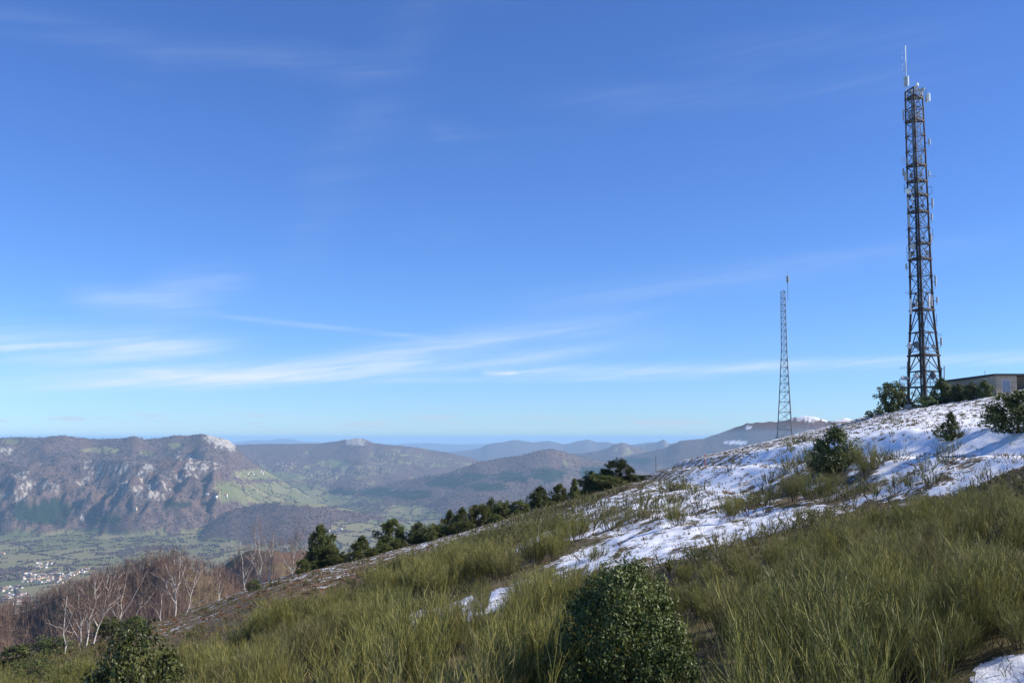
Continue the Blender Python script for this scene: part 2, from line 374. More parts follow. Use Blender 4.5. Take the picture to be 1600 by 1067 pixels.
# ------------------------------------------------------------------ valley and far hills: one height field seen from the hill
def L(*p): return line_se(p)
FLOOR = ([200, 600, 1500, 3000, 4000, 9000, 14000, 30000, 60000], [-95, -170, -370, -565, -600, -600, -570, -600, -600])
RIDGES = [  # crest line (photo pixels), distance (s -> m), front width, back width, roughness
 dict(c=L((-500,1010),(-300,985),(0,962),(54,948),(89,930),(140,915),(172,905),(215,884),(250,874),(282,878),(309,890),(350,902),(420,960),(500,1010)), d=([-1,1],[620,560]), wf=260, wb=500, n=.03),
 dict(c=L((250,930),(335,890),(360,874),(385,858),(400,852),(430,850),(470,856),(520,870),(600,900)), d=([-1,1],[1350,1350]), wf=800, wb=700, n=.10),
 dict(c=L((250,880),(330,815),(360,797),(400,787),(440,783),(500,786),(560,798),(640,812),(700,840)), d=([-1,-.2,0],[6300,6600,6900]), wf=1000, wb=700, n=.10),
 dict(c=L((560,850),(640,812),(690,800),(760,797),(850,806),(960,830)), d=([-.2,.2],[7600,7900]), wf=900, wb=800, n=.10),
 dict(c=L((-500,690),(-200,694),(0,685),(41,684),(96,680),(140,685),(188,685),(210,680),(226,685),(255,682),(274,679),(293,680),(314,676),(335,682),(358,687),(366,695),(382,711),(400,725),(430,745),(480,775)), d=([-1,-.5,-.3,-.2],[8400,8200,8500,9200]), wf=1750, wb=3500, n=.34),
 dict(c=L((-400,720),(0,716),(60,728),(120,724),(180,716),(230,722),(290,713),(335,722),(350,745),(380,790)), d=([-1,-.3,-.2],[7100,7200,7400]), wf=720, wb=900, n=.40),
 dict(c=L((300,705),(366,694),(400,693),(430,692),(480,693),(505,690),(530,688),(545,685),(560,684),(574,687),(585,692),(640,697),(700,706),(745,718),(800,740),(900,770)), d=([-.4,0,.1],[12500,12600,13000]), wf=3800, wb=3500, n=.13),
 dict(c=L((520,790),(560,772),(600,758),(640,748),(700,738),(750,722),(800,712),(840,705),(860,701),(880,704),(900,710),(950,722),(1000,735),(1100,760),(1200,790)), d=([-.2,.05,.3],[9400,9600,10200]), wf=2200, wb=2500, n=.20),
 dict(c=L((640,800),(700,772),(760,758),(800,752),(850,758),(900,770),(960,764),(1010,752),(1080,745),(1200,760)), d=([-.2,.3],[8000,8300]), wf=1100, wb=900, n=.18),
 dict(c=L((700,735),(747,722),(800,712),(860,712),(900,708),(936,704),(960,694),(974,691),(989,696),(1015,704),(1060,700),(1100,705),(1200,720)), d=([-.1,.3],[13500,14500]), wf=2600, wb=3000, n=.18),
 dict(c=L((900,730),(1000,708),(1040,699),(1062,689),(1101,684),(1135,672),(1167,661),(1190,659),(1215,658),(1240,656),(1262,655),(1290,657),(1318,656),(1350,660),(1500,650),(1800,640)), d=([.0,.5],[12500,11500]), wf=4500, wb=4000, n=.12),
 dict(c=L((940,705),(990,698),(1012,694),(1024,690),(1031,686),(1037,683),(1044,688),(1056,690),(1080,694),(1130,700)), d=([0,1],[19000,19000]), wf=3500, wb=3500, n=.10),
 dict(c=L((600,712),(700,706),(735,701),(750,698),(760,692),(772,689),(800,687),(826,688),(865,689),(881,692),(902,687),(918,685),(933,691),(949,689),(975,693),(1010,690),(1060,692),(1150,690)), d=([-.1,.2],[23000,24500]), wf=5000, wb=5000, n=.08),
 dict(c=L((1100,690),(1180,672),(1225,657),(1246,650),(1258,646),(1272,645),(1285,649),(1300,654),(1318,652),(1340,656),(1420,650),(1600,640)), d=([0,1],[27000,27000]), wf=6000, wb=5000, n=.06),
 dict(c=L((-600,686),(-200,688),(0,687),(60,688),(150,689),(250,690),(363,689),(400,687),(437,684),(470,687),(520,690),(560,693),(625,693),(665,691),(700,692),(750,693),(900,696),(1200,694),(1600,690)), d=([-1,1],[42000,44000]), wf=9000, wb=4000, n=.03),
]
def far_height(s, d):
    x = s * d
    fl = np.interp(d, *FLOOR); z = fl.copy(); up = np.zeros_like(z); who = np.full(z.shape, -1)
    nz = ridged(x / 900, d / 900, 5, 21); nz2 = ridged(x / 330, d / 420, 4, 27)
    for k, R in enumerate(RIDGES):
        zc = np.interp(s, *R['c']); D = np.interp(s, *R['d'])
        D = D * (1 + .03 * pn(s * 14, s * 0 + k * 3.3, 40 + k))
        zc = zc * D + .25 * R['n'] * 160 * pn(x / 260, s * 0 + k, 50 + k) * (D / 9000)
        zc = zc - np.maximum(np.maximum(R['c'][0][0] - s, s - R['c'][0][-1]), 0) * D * .5
        hgt = np.maximum(zc - fl, 0)
        t = np.where(d < D, (D - d) / R['wf'], (d - D) / R['wb'])
        t = np.clip(t + 0 * x, 0, 1)
        sh = (1 - t) ** 1.25 * (1 - .25 * np.sin(t * math.pi))
        body = 4 * t * (1 - t)
        sc = max(1., R['wf'] / 2300)
        zz = fl + hgt * (sh + R['n'] * body * (.75 * (nz if R['wf'] > 800 else nz2) + .35 * nz2))
        zz = np.where(t >= 1, fl, zz)
        who = np.where(zz > z, k, who); z = np.maximum(z, zz)
    return z, z - fl, who
PATCH = [  # land cover patches in photo pixels: u, v, half width, half height, kind
 (70,800,48,22,'pine'),(165,812,22,9,'pine'),(20,690,14,5,'field'),(160,703,26,5,'field'),(228,708,14,3,'field'),(275,695,12,4,'field'),
 (700,753,38,9,'pine'),(640,772,34,9,'pine'),(590,768,30,7,'pine'),(740,745,22,7,'pine'),(800,745,30,8,'pine'),(860,742,30,12,'pine'),(760,760,30,7,'pine'),
 (930,738,30,10,'pine'),(1000,720,25,6,'pine'),(535,768,25,6,'pine'),(280,788,20,5,'pine'),
 (425,771,95,17,'field'),(490,780,85,10,'field'),(360,762,30,10,'field'),(570,780,30,5,'field'),(640,795,40,8,'field'),(560,795,30,4,'field'),(600,822,75,9,'field'),(560,838,70,7,'field'),
 (640,805,50,6,'field'),(740,800,30,5,'field'),(400,741,40,8,'field'),(450,745,30,6,'field'),(520,724,22,6,'field'),(560,735,60,10,'meadow'),(620,715,50,12,'meadow'),(500,740,80,14,'meadow'),(680,722,40,8,'meadow'),
 (1010,700,15,5,'meadow'),(975,705,16,7,'meadow'),(920,757,30,6,'meadow'),
 (348,690,16,11,'rock'),(330,684,12,7,'rock'),(362,697,6,9,'rock'),(556,690,16,7,'rock'),(545,690,6,6,'rock'),(240,770,18,10,'rocks'),(255,758,18,9,'rocks'),(228,778,10,8,'rocks'),
 (285,742,26,10,'rocks'),(310,728,26,8,'rocks'),(150,752,30,9,'rocks'),(140,728,14,7,'rocks'),(165,735,30,10,'rocks'),(215,733,26,10,'rocks'),(205,760,30,14,'rocks'),
 (60,760,34,9,'rocks'),(45,742,20,7,'rocks'),(20,775,25,7,'rocks'),(288,712,14,7,'rocks'),(335,728,10,8,'rocks'),(10,705,10,6,'rocks'),(128,809,4,4,'rock'),
 (1265,648,30,9,'snow'),(1310,655,30,3,'snow'),(1150,691,18,3,'snow'),(1052,689,8,3,'snow'),(1170,668,5,3,'snow')]
def far_cover(s, d, z, up, who):
    x = s * d; u, v = pix(s, z / d)
    n = fbm(x / 420, d / 520, 4, 61); n2 = fbm(x / 90, d / 120, 4, 66); n3 = fbm(u / 5., v / 3., 3, 71)
    field = sst(26 + 25 * n - up, -12, 12) * (d > 3000) * (d < 12500)
    wood_on_floor = sst(n + .4 * n2, .42, .56)
    field = field * (1 - wood_on_floor)
    pine = np.zeros_like(z); rock = np.zeros_like(z); snow = np.zeros_like(z)
    for (pu, pv, ru, rv, kind) in PATCH:
        q = 1.2 - np.hypot((u - pu) / ru, (v - pv) / rv)
        far = (d > 1000)
        if kind == 'pine': pine = np.maximum(pine, sst(q + .45 * n2 + .2 * n3, .1, .4) * far)
        elif kind == 'field': field = np.maximum(field, sst(q + .35 * n2, .1, .3) * far)
        elif kind == 'meadow': field = np.maximum(field, sst(q, 0, .4) * sst(n2 + .3 * n3, .12, .3) * far)
        elif kind == 'rock': rock = np.maximum(rock, sst(q + .5 * n3, .15, .5) * far)
        elif kind == 'rocks': rock = np.maximum(rock, sst(q, -.15, .35) * sst(n3 + .5 * n2, .18, .42) * far)
        else: snow = np.maximum(snow, sst(q + .5 * n3, .1, .4) * (d > 9000))
    field = np.maximum(field, .8 * sst(fbm(x / 300, d / 400, 3, 81) - .0006 * up, .42, .55) * (d > 9000) * (d < 20000))
    return field, pine, rock, snow

def far_mat(B):
    P = pos(B)
    cv = attr(B, 'cover', 'Color'); sp = B.new('ShaderNodeSeparateColor'); B.l.new(cv, sp.inputs[0]); fld, pine, rock = sp.outputs
    snow = attr(B, 'snow'); tint = attr(B, 'tint')
    n = B.noise(P, .035, 5, .7); n2 = B.noise(P, .006, 4, .6); n3 = B.noise(P, .09, 3, .6)
    wood = B.mix(B.smooth(n, .33, .67), (.058, .041, .040, 1), (.180, .122, .100, 1))
    wood = B.mix(B.m('MULTIPLY', B.smooth(n2, .45, .65), .55), wood, (.150, .092, .066, 1))
    wood = B.mix(B.m('MULTIPLY', B.smooth(n3, .58, .7), .45), wood, (.045, .052, .028, 1))
    syn = B.new('ShaderNodeSeparateXYZ'); B.l.new(P, syn.inputs[0]); nearf = B.m('SUBTRACT', 1.0, B.smooth(syn.outputs[1], 1500., 2600.))
    russ = B.mix(B.smooth(B.noise(P, .02, 4, .6), .42, .6), (.13, .075, .048, 1), (.15, .125, .05, 1)); wood = B.mix(B.m('MULTIPLY', nearf, .75), wood, russ)
    fc = B.mix(tint, (.125, .132, .055, 1), (.215, .190, .092, 1))
    fc = B.mix(B.m('MULTIPLY', B.smooth(n, .55, .75), .35), fc, (.10, .085, .05, 1))
    c = B.mix(fld, wood, fc)
    c = B.mix(pine, c, B.mix(n, (.010, .020, .010, 1), (.030, .045, .022, 1)))
    rk = B.mix(B.smooth(B.noise(P, .05, 5, .75), .35, .65), (.20, .175, .15, 1), (.62, .56, .48, 1))
    c = B.mix(rock, c, rk); c = B.mix(snow, c, (.8, .82, .86, 1))
    h = B.m('MULTIPLY', B.m('ADD', n, n3), B.m('SUBTRACT', 1.0, B.m('MULTIPLY', fld, .92)))
    bn = B.new('ShaderNodeBump'); bn.inputs['Strength'].default_value = .9; B.l.new(h, bn.inputs['Height'])
    sy = B.new('ShaderNodeSeparateXYZ'); B.l.new(P, sy.inputs[0])
    B.put(bn.inputs['Distance'], B.m('ADD', 1.2, B.m('MULTIPLY', B.smooth(sy.outputs[1], 1500., 5000.), 12.0)))
    return pbsdf(B, c, .95, 0, .1, bn.outputs[0])
M['far'] = mat('valley_and_hills', far_mat)
def build_far():
    nc = 800
    ss = np.linspace(-.74, .74, nc); dd = np.concatenate([np.geomspace(260, 3000, 90, endpoint=False), np.linspace(3000, 5500, 70, endpoint=False), np.linspace(5500, 9600, 210, endpoint=False),
                         np.linspace(9600, 16000, 90, endpoint=False), np.geomspace(16000, 56000, 70)]); nr = len(dd)
    d = np.repeat(dd[:, None], nc, 1); s = np.repeat(ss[None, :], nr, 0)
    z, up, who = far_height(s, d); x = s * d
    z = z + .006 * np.minimum(up, 300) * fbm(x / 60, d / 60, 3, 90)
    f, p, r, sn = far_cover(s, d, z, up, who)
    f1, f2, cid = vor(x / 210 + .25 * pn(x / 500, d / 500, 5), d / 330 + .25 * pn(x / 500, d / 500, 6))
    tint = ((cid * 73) % 97) / 97.
    A = np.stack([f, p, r, np.ones_like(f)], -1).reshape(-1, 4)
    me = mesh_np('valley_and_hills', np.stack([x, d, z], -1).reshape(-1, 3), grid_faces(nr, nc), {'cover': A, 'snow': sn.ravel(), 'tint': tint.ravel()}, True)
    tag(obj('hills', me, M['far']), kind='structure')
build_far()

HZ0, HZ1 = -640., 60.
def build_haze():
    x0, x1, y0, y1, z0, z1 = -52000, 52000, -400, 58000, -700, 64
    V = [(x, y, z) for x in (x0, x1) for y in (y0, y1) for z in (z0, z1)]
    Fc = np.array([(0, 1, 3, 2), (4, 6, 7, 5), (0, 4, 5, 1), (2, 3, 7, 6), (0, 2, 6, 4), (1, 5, 7, 3)])
    m = bpy.data.materials.new('haze'); m.use_nodes = True; nt = m.node_tree; nt.nodes.clear()
    o = nt.nodes.new('ShaderNodeOutputMaterial'); v = nt.nodes.new('ShaderNodeVolumePrincipled')
    v.inputs['Color'].default_value = (.42, .70, 1.0, 1); v.inputs['Density'].default_value = 3.7e-5; v.inputs['Anisotropy'].default_value = .0
    nt.links.new(v.outputs[0], o.inputs['Volume'])
    tag(obj('haze', mesh_np('haze', V, Fc), m), 'thin blue haze lying over the valley', 'haze', kind='stuff')
build_haze()
# ------------------------------------------------------------------ building blocks for plants
class Acc:
    """collects numpy geometry into one mesh"""
    def __init__(self): self.V = []; self.Q = []; self.T = []; self.t = []; self.r = []; self.d = []; self.n = 0
    def add(self, V, Q=None, T=None, t=None, r=None, d=0.):
        V = np.asarray(V, float).reshape(-1, 3); k = len(V)
        if Q is not None and len(Q): self.Q.append(np.asarray(Q) + self.n)
        if T is not None and len(T): self.T.append(np.asarray(T) + self.n)
        self.V.append(V); self.t.append(np.broadcast_to(np.asarray(0. if t is None else t, float).ravel(), (k,)) if np.size(t) in (1, k) else t)
        self.d.append(np.full(k, d)); self.r.append(np.broadcast_to(np.asarray(.5 if r is None else r, float).ravel(), (k,))); self.n += k
    def mesh(self, name, smooth=False):
        fs = []
        if self.Q: fs.append(np.concatenate(self.Q))
        if self.T: fs.append(np.concatenate(self.T))
        return mesh_np(name, np.concatenate(self.V), fs, {'t': np.concatenate(self.t), 'rnd': np.concatenate(self.r), 'dry': np.concatenate(self.d)}, smooth)
def nrm(a): return a / np.maximum(np.linalg.norm(a, axis=-1, keepdims=True), 1e-9)
def ribbons(acc, P, w, t, r, rs):
    """P (n,k,3) centre lines, w (n,k) widths: flat tapering strips with random facing"""
    n, k = P.shape[:2]; d = nrm(np.diff(P, axis=1)); d = np.concatenate([d, d[:, -1:]], 1)
    side = nrm(np.cross(d, nrm(rs.normal(size=(n, 1, 3))))) * w[..., None] * .5
    V = np.stack([P - side, P + side], 2).reshape(-1, 3)
    b = (np.arange(n)[:, None] * 2 * k + np.arange(k - 1)[None, :] * 2).ravel()
    acc.add(V, Q=np.stack([b, b + 1, b + 3, b + 2], 1), t=np.repeat(t.ravel(), 2), r=np.repeat(np.repeat(r, k), 2))
def spikes(acc, A, Bv, w, t, r, rs):
    """single thin triangles from A towards A+Bv"""
    n = len(A); sd = nrm(np.cross(Bv, rs.normal(size=(n, 3)))) * w[:, None] * .5
    i = np.arange(n) * 3; acc.add(np.stack([A - sd, A + sd, A + Bv], 1).reshape(-1, 3), T=np.stack([i, i + 1, i + 2], 1), t=np.repeat(np.broadcast_to(t, (n,)), 3), r=np.repeat(r, 3))
def tube(acc, pts, rad, sides=6, t=0., r=.5):
    pts = np.asarray(pts, float); k = len(pts); d = nrm(np.gradient(pts, axis=0)); ref = np.array([.3, .9, .2])
    a = nrm(np.cross(d, ref)); b = np.cross(d, a); an = np.arange(sides) / sides * 2 * math.pi
    V = pts[:, None] + (a[:, None] * np.cos(an)[None, :, None] + b[:, None] * np.sin(an)[None, :, None]) * np.asarray(rad)[:, None, None]
    i = (np.arange(k - 1)[:, None] * sides + np.arange(sides)[None]).ravel(); j = (np.arange(k - 1)[:, None] * sides + (np.arange(sides)[None] + 1) % sides).ravel()
    acc.add(V.reshape(-1, 3), Q=np.stack([i, j, j + sides, i + sides], 1), t=t, r=r)

def broom_mesh(seed, nm, nt, ns, w, seg=3, name='broom'):
    """upright bundle of switch-like green twigs, one unit tall"""
    rs = np.random.RandomState(seed); acc = Acc()
    az = rs.rand(nm) * 2 * math.pi; lean = (rs.rand(nm) ** .8) * (.62 if seg > 2 else .85)
    base = np.stack([np.cos(az), np.sin(az), 0 * az], 1) * (rs.rand(nm, 1) * .16)
    dm = np.stack([np.cos(az) * np.sin(lean), np.sin(az) * np.sin(lean), np.cos(lean)], 1)
    Lm = (.80 - .22 * lean) * (.55 + .5 * rs.rand(nm))
    f = np.linspace(0, 1, 3)
    Pm = base[:, None] + dm[:, None] * (Lm[:, None] * f)[..., None]; Pm[:, :, 2] += .06 * f ** 2
    ribbons(acc, Pm, np.outer(np.ones(nm), [2.6, 2.0, 1.3]) * w, np.tile(f * .35, (nm, 1)), rs.rand(nm), rs)
    def shoots(Pp, dp, n, lo, hi, Lr, up, jit, wid, t0, t1):
        i = rs.randint(0, len(Pp), n); ff = lo + (hi - lo) * rs.rand(n)
        k = Pp.shape[1] - 1; a = (ff * k).astype(int).clip(0, k - 1); fr = ff * k - a
        st = Pp[i, a] * (1 - fr)[:, None] + Pp[i, a + 1] * fr[:, None]
        d = nrm(dp[i] * (1 - up) + np.array([0, 0, 1.]) * up + rs.normal(0, jit, (n, 3)))
        Ln = Lr[0] + (Lr[1] - Lr[0]) * rs.rand(n); g = np.linspace(0, 1, seg)
        P = st[:, None] + d[:, None] * (Ln[:, None] * g)[..., None]
        bend = rs.normal(0, .06, (n, 1, 3)) * Ln[:, None, None]; P = P + bend * (g ** 2)[None, :, None]; P[:, :, 2] += (.10 * Ln[:, None] * g ** 2)
        if seg == 2: spikes(acc, P[:, 0], P[:, 1] - P[:, 0], np.full(n, wid), (t0 + t1) / 2, rs.rand(n), rs)
        else: ribbons(acc, P, np.outer(np.ones(n), np.linspace(1, .35, seg)) * wid, t0 + (t1 - t0) * np.tile(g, (n, 1)), rs.rand(n), rs)
        return P, d
    Pt, dt = shoots(Pm, dm, nt, .22, 1., (.10, .25), .45, .27, w * 1.1, .2, .65)
    shoots(Pt, dt, ns, .2, 1., (.045, .125), .42, .30, w * .8, .5, 1.)
    zmax = max(v[:, 2].max() for v in acc.V)
    for v in acc.V: v *= 1.0 / zmax
    return acc.mesh(name)

def leaf_cards(acc, C, N, size, rs, asp=.55, t=None, fold=.25):
    """one folded, pointed leaf (four triangles) at each C facing N"""
    n = len(C); N = nrm(N); a = nrm(np.cross(N, rs.normal(size=(n, 3)))); b = np.cross(N, a)
    sz = size * (.65 + .7 * rs.rand(n))[:, None]
    tip, tail = C + a * sz * .5, C - a * sz * .5
    l = C + b * sz * asp * .5 + N * sz * fold * .4; r_ = C - b * sz * asp * .5 + N * sz * fold * .4
    V = np.stack([tail, l, tip, r_], 1).reshape(-1, 3); i = np.arange(n) * 4
    acc.add(V, T=np.concatenate([np.stack([i, i + 2, i + 1], 1), np.stack([i, i + 3, i + 2], 1)]), t=np.repeat(np.zeros(n) if t is None else t, 4), r=np.repeat(rs.rand(n), 4))
PROF = {'round': lambda t: np.sqrt(np.clip(1 - (2 * t - 1) ** 2, 0, 1)) ** .8, 'egg': lambda t: np.sin(math.pi * np.clip(t, 0, 1) ** .62) ** .75,
        'cone': lambda t: np.clip((1 - t) ** .75 * np.minimum(1, t * 7 + .25), 0, 1), 'dome': lambda t: np.clip(1 - t ** 3.4, 0, 1) ** .6}
def crown_points(seed, n, nclump, shape, rc, lump=.28, inner=.45):
    """leaf positions in a unit crown (z 0..1, radius .5), gathered in clumps so that gaps and knobs show"""
    rs = np.random.RandomState(seed); t = rs.rand(nclump * 4); p = PROF[shape](t); keep = rs.rand(len(t)) < p + .08; t = t[keep][:nclump]
    nc = len(t); az = rs.rand(nc) * 2 * math.pi; R = PROF[shape](t) * .5 * (inner + (1 - inner) * rs.rand(nc) ** .5)
    R = R * (1 + lump * np.sin(az * 3 + seed) * np.sin(t * 9 + seed * 2) + lump * .6 * rs.normal(size=nc))
    CC = np.stack([np.cos(az) * R, np.sin(az) * R, t], 1)
    i = rs.randint(0, nc, n); off = nrm(rs.normal(size=(n, 3))) * (rs.rand(n, 1) ** .4) * rc * (.6 + .8 * rs.rand(nc))[i][:, None]
    P = CC[i] + off; P[:, 2] = np.abs(P[:, 2])
    out = nrm(np.stack([P[:, 0], P[:, 1], (P[:, 2] - .4) * .6], 1)); N = nrm(out * .5 + nrm(off) * .5 + rs.normal(0, .5, (n, 3)))
    return P, N, CC, rs
def needle_tufts(acc, P, N, size, rs, k=5, t=None):
    n = len(P); PP = np.repeat(P, k, 0); D = nrm(np.repeat(N, k, 0) + rs.normal(0, .75, (n * k, 3))); L_ = size * (.6 + .8 * rs.rand(n * k, 1))
    sd = nrm(np.cross(D, rs.normal(size=(n * k, 3)))) * size * .13
    V = np.stack([PP - sd, PP + sd, PP + D * L_], 1).reshape(-1, 3); i = np.arange(n * k) * 3
    acc.add(V, T=np.stack([i, i + 1, i + 2], 1), t=np.repeat(np.zeros(n * k) if t is None else np.repeat(t, k), 3), r=np.repeat(np.repeat(rs.rand(n), k), 3))
CROWNS = {}
def crown_mesh(kind, seed, shape, n, nclump, rc, size):
    key = (kind, seed, shape, n)
    if key not in CROWNS:
        P, N, CC, rs = crown_points(seed, n, nclump, shape, rc, .13 if n > 15000 else .28); acc = Acc()
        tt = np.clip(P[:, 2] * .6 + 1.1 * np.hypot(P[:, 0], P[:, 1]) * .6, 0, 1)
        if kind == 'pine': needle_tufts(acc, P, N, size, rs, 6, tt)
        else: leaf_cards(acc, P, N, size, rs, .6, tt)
        tk = Acc(); zt = .82 if shape != 'round' else .6
        pts = np.array([[0, 0, -.12], [.01, .0, .15], [-.01, .012, .45], [.005, 0, zt]]); tube(tk, pts, [.035, .028, .018, .006], 7)
        for j in rs.permutation(len(CC))[:14]:
            c = CC[j]; b = np.array([0, 0, max(.03, c[2] - .18)]); tube(tk, [b, (b + c) / 2 + [0, 0, -.02], c], [.012, .008, .004], 4)
        CROWNS[key] = (acc.mesh(kind + '_crown'), tk.mesh('trunk', True))
    return CROWNS[key]
def evergreen(name, label, cat, kind, shape, loc, h, w, seed, n, nclump, rc, size, rz=0, group=None, sink=.05):
    cm, tm = crown_mesh(kind, seed, shape, n, nclump, rc, size)
    t = thing(name, label, cat, (loc[0], loc[1], loc[2] - sink), rz, group); t.scale = (w, w, h)
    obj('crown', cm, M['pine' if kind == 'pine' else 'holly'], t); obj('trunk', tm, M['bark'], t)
    return t

# ------------------------------------------------------------------ broom on the slope
def v_limit(u):
    """no broom rises above this row near the camera, so the slope behind stays in view as in the photograph"""
    return np.interp(u, [0, 250, 420, 560, 620, 700, 780, 900, 1000, 1150, 1250, 1400, 1600], [1020, 1000, 965, 915, 900, 905, 885, 870, 880, 850, 812, 768, 735])
def ground(u, v): x, y = hit(u, v); return x, y, float(hill(x, y))
def place_brooms():
    rs = np.random.RandomState(5)
    n = 30000; y = 4.6 + (112 - 4.6) * rs.rand(n) ** 1.15; s = -.62 + 1.22 * rs.rand(n); x = s * y
    keep = rs.rand(n) < np.clip(y / 60., .04, 1.1); x, y, s = x[keep], y[keep], s[keep]
    c = cover(x, y); dens = c[:, 1]
    pat = fbm(x / 2.6, y / 4.5, 3, 95)
    near = y < 24
    pr = np.clip(.5 + .62 * pat, 0, 1); prob = sst(pr, .93 - dens * .9, 1.08 - dens * .9)
    keep = (rs.rand(len(x)) < prob) & (y < crest_dist(s) - 1.5); x, y, s, dens = x[keep], y[keep], s[keep], dens[keep]
    q = x - np.interp(y, _lowy, _lowx); keep = ~((q > -.6) & (q < 1.1)) ; x, y, s, dens = x[keep], y[keep], s[keep], dens[keep]
    z = hill(x, y)
    h = (.28 + 1.1 * rs.rand(len(x)) ** 1.1) * (.5 + .6 * dens) * np.interp(y, [8, 14, 22, 32, 60], [2.0, 1.9, 1.45, .95, .85]) * np.clip(1 + .75 * fbm(x / 3.4, y / 4.6, 2, 120), .5, 1.6)
    u, _ = pix(s, z / y); lim = np.array([ray(a, b)[1] for a, b in zip(u, v_limit(u) + 45 * (1 - sst(y, 13, 22)))]) * y - z
    cap = y < 34
    h = np.where(cap, np.clip(np.minimum(h, lim * (.55 + .5 * rs.rand(len(x)))), np.interp(y, [5, 12, 22], [.35, .6, .5]) * (.8 + .5 * rs.rand(len(x))), None), h); keep = h > .2
    x, y, z, h = x[keep], y[keep], z[keep], h[keep]
    # thin out: nothing closer than its own width
    order = np.argsort(-h); sel = []; cell = {}
    for i in order:
        k = (int(x[i] // 1.0), int(y[i] // 1.0)); ok = True
        for a in (-2, -1, 0, 1, 2):
            for b in (-2, -1, 0, 1, 2):
                for j in cell.get((k[0] + a, k[1] + b), ()):
                    r = max((.80 if y[j] < 30 else .55) * h[j], .30)
                    if (x[i] - x[j]) ** 2 + (y[i] - y[j]) ** 2 < r * r: ok = False; break
        for (hx, hy, hr) in KEEP_OUT:
            if (x[i] - hx) ** 2 + (y[i] - hy) ** 2 < hr * hr: ok = False
        if ok: cell.setdefault(k, []).append(i); sel.append(i)
    sel = np.array(sel); x, y, z, h = x[sel], y[sel], z[sel], h[sel]
    big = np.argsort(-(h / y))
    meshes = [broom_mesh(100 + k, 36, 700, 3800, .0036, 3) for k in range(7)]
    for k, i in enumerate(big[:284]):
        o = obj('broom_shrub', meshes[k % 7], M['broom'], loc=(x[i], y[i], z[i] - .05)); w = h[i] * (1.0 + .3 * rs.rand())
        o.scale = (w, w, h[i] * 1.04); o.rotation_euler = (rs.normal(0, .07), rs.normal(0, .07), rs.rand() * 6.28)
        tag(o, 'olive green broom shrub in the dense broom covering the near slope', 'broom shrub', 'broom shrubs crowding the near slope')
    for k, (u, v, hb) in enumerate([(1470, 1045, .8), (1500, 1018, .8), (1532, 1004, .8), (1562, 992, .85), (1592, 985, .8), (1482, 985, .9), (1520, 962, .8), (1556, 955, .8), (1595, 1022, .6),
                                    (1448, 1066, .8), (1415, 1055, .9), (1575, 940, .7), (1450, 1010, .9), (1600, 950, .8), (1500, 940, .8), (1540, 975, .7)]):
        a, b, c = ground(u, v); o = obj('broom_shrub', meshes[k % 7], M['broom'], loc=(a, b, c - .05)); o.scale = (hb * 1.35, hb * 1.35, hb); o.rotation_euler.z = k * 1.3
        tag(o, 'olive green broom shrub in the dense broom covering the near slope', 'broom shrub', 'broom shrubs crowding the near slope')
    def raw(m):
        nv = len(m.vertices); co = np.zeros(nv * 3, np.float32); m.vertices.foreach_get('co', co)
        a = np.zeros(nv, np.float32); m.attributes['t'].data.foreach_get('value', a); b = np.zeros(nv, np.float32); m.attributes['rnd'].data.foreach_get('value', b)
        Q = np.array([p.vertices[:] for p in m.polygons if len(p.vertices) == 4]); T = np.array([p.vertices[:] for p in m.polygons if len(p.vertices) == 3]); bpy.data.meshes.remove(m)
        return co.reshape(-1, 3), Q, T, a, b
    mid = [raw(broom_mesh(200 + k, 10, 100, 280, .0105, 2)) for k in range(6)]; low = [raw(broom_mesh(220 + k, 6, 34, 90, .021, 2)) for k in range(6)]
    acc = Acc()
    for k, i in enumerate(big[284:]):
        V, Q, T, a, b = (mid if k < 750 else low)[k % 6]; an = rs.rand() * 6.28; R = np.array([[math.cos(an), -math.sin(an), 0], [math.sin(an), math.cos(an), 0], [0, 0, 1]])
        w = h[i] * (1.25 + .6 * rs.rand()); tone = rs.rand()
        acc.add(V @ R.T * [w, w, h[i]] + [x[i], y[i], z[i] - .04], Q=Q, T=T, t=a, r=np.clip(b * .55 + tone * .45, 0, 1), d=max(0, rs.rand() * 1.5 - .6))
    tag(obj('broom_thicket', acc.mesh('broom_thicket'), M['broom']), 'low olive broom scattered over the slope farther up', 'broom', kind='stuff')
    print('brooms', len(x))

def at_dist(u, y): x = ray(u, 700)[0] * y; return x, y, float(hill(x, y))
HERO_H = at_dist(972, 10.6); HERO_B = at_dist(848, 11.6); HERO_T = at_dist(640, 14.5); HERO_L = at_dist(232, 15.0)
def top_h(u, v, p): return ray(u, v)[1] * p[1] - p[2]
KEEP_OUT = [(HERO_H[0], HERO_H[1], .9), (HERO_H[0] - .1, HERO_H[1] - 1.5, .8), (HERO_H[0] - .15, HERO_H[1] - 2.6, .7), (HERO_H[0] - .25, HERO_H[1] - 3.8, .6), (HERO_H[0] - .35, HERO_H[1] - 5, .5), (HERO_B[0], HERO_B[1], .7), (HERO_B[0], HERO_B[1] - 1.5, .5), (HERO_T[0], HERO_T[1], .5), (HERO_L[0], HERO_L[1], .9), (HERO_L[0] + .4, HERO_L[1] - 2, .7)]
place_brooms()
def hero_broom(label, loc, h, w, seed, dens):
    o = obj('broom_shrub', broom_mesh(seed, 40, int(620 * dens), int(3000 * dens), .0040, 3), M['broom'], loc=(loc[0], loc[1], loc[2] - .05)); o.scale = (w, w, h)
    return tag(o, label, 'broom shrub')
hero_broom('tall dark broom shrub just left of the foreground holly bush', HERO_B, top_h(848, 862, HERO_B), 1.75, 301, 1.5)
hero_broom('tallest yellow-green broom in the left middle foreground with bare stems at its foot', HERO_T, top_h(640, 882, HERO_T), 1.9, 302, 1.2)
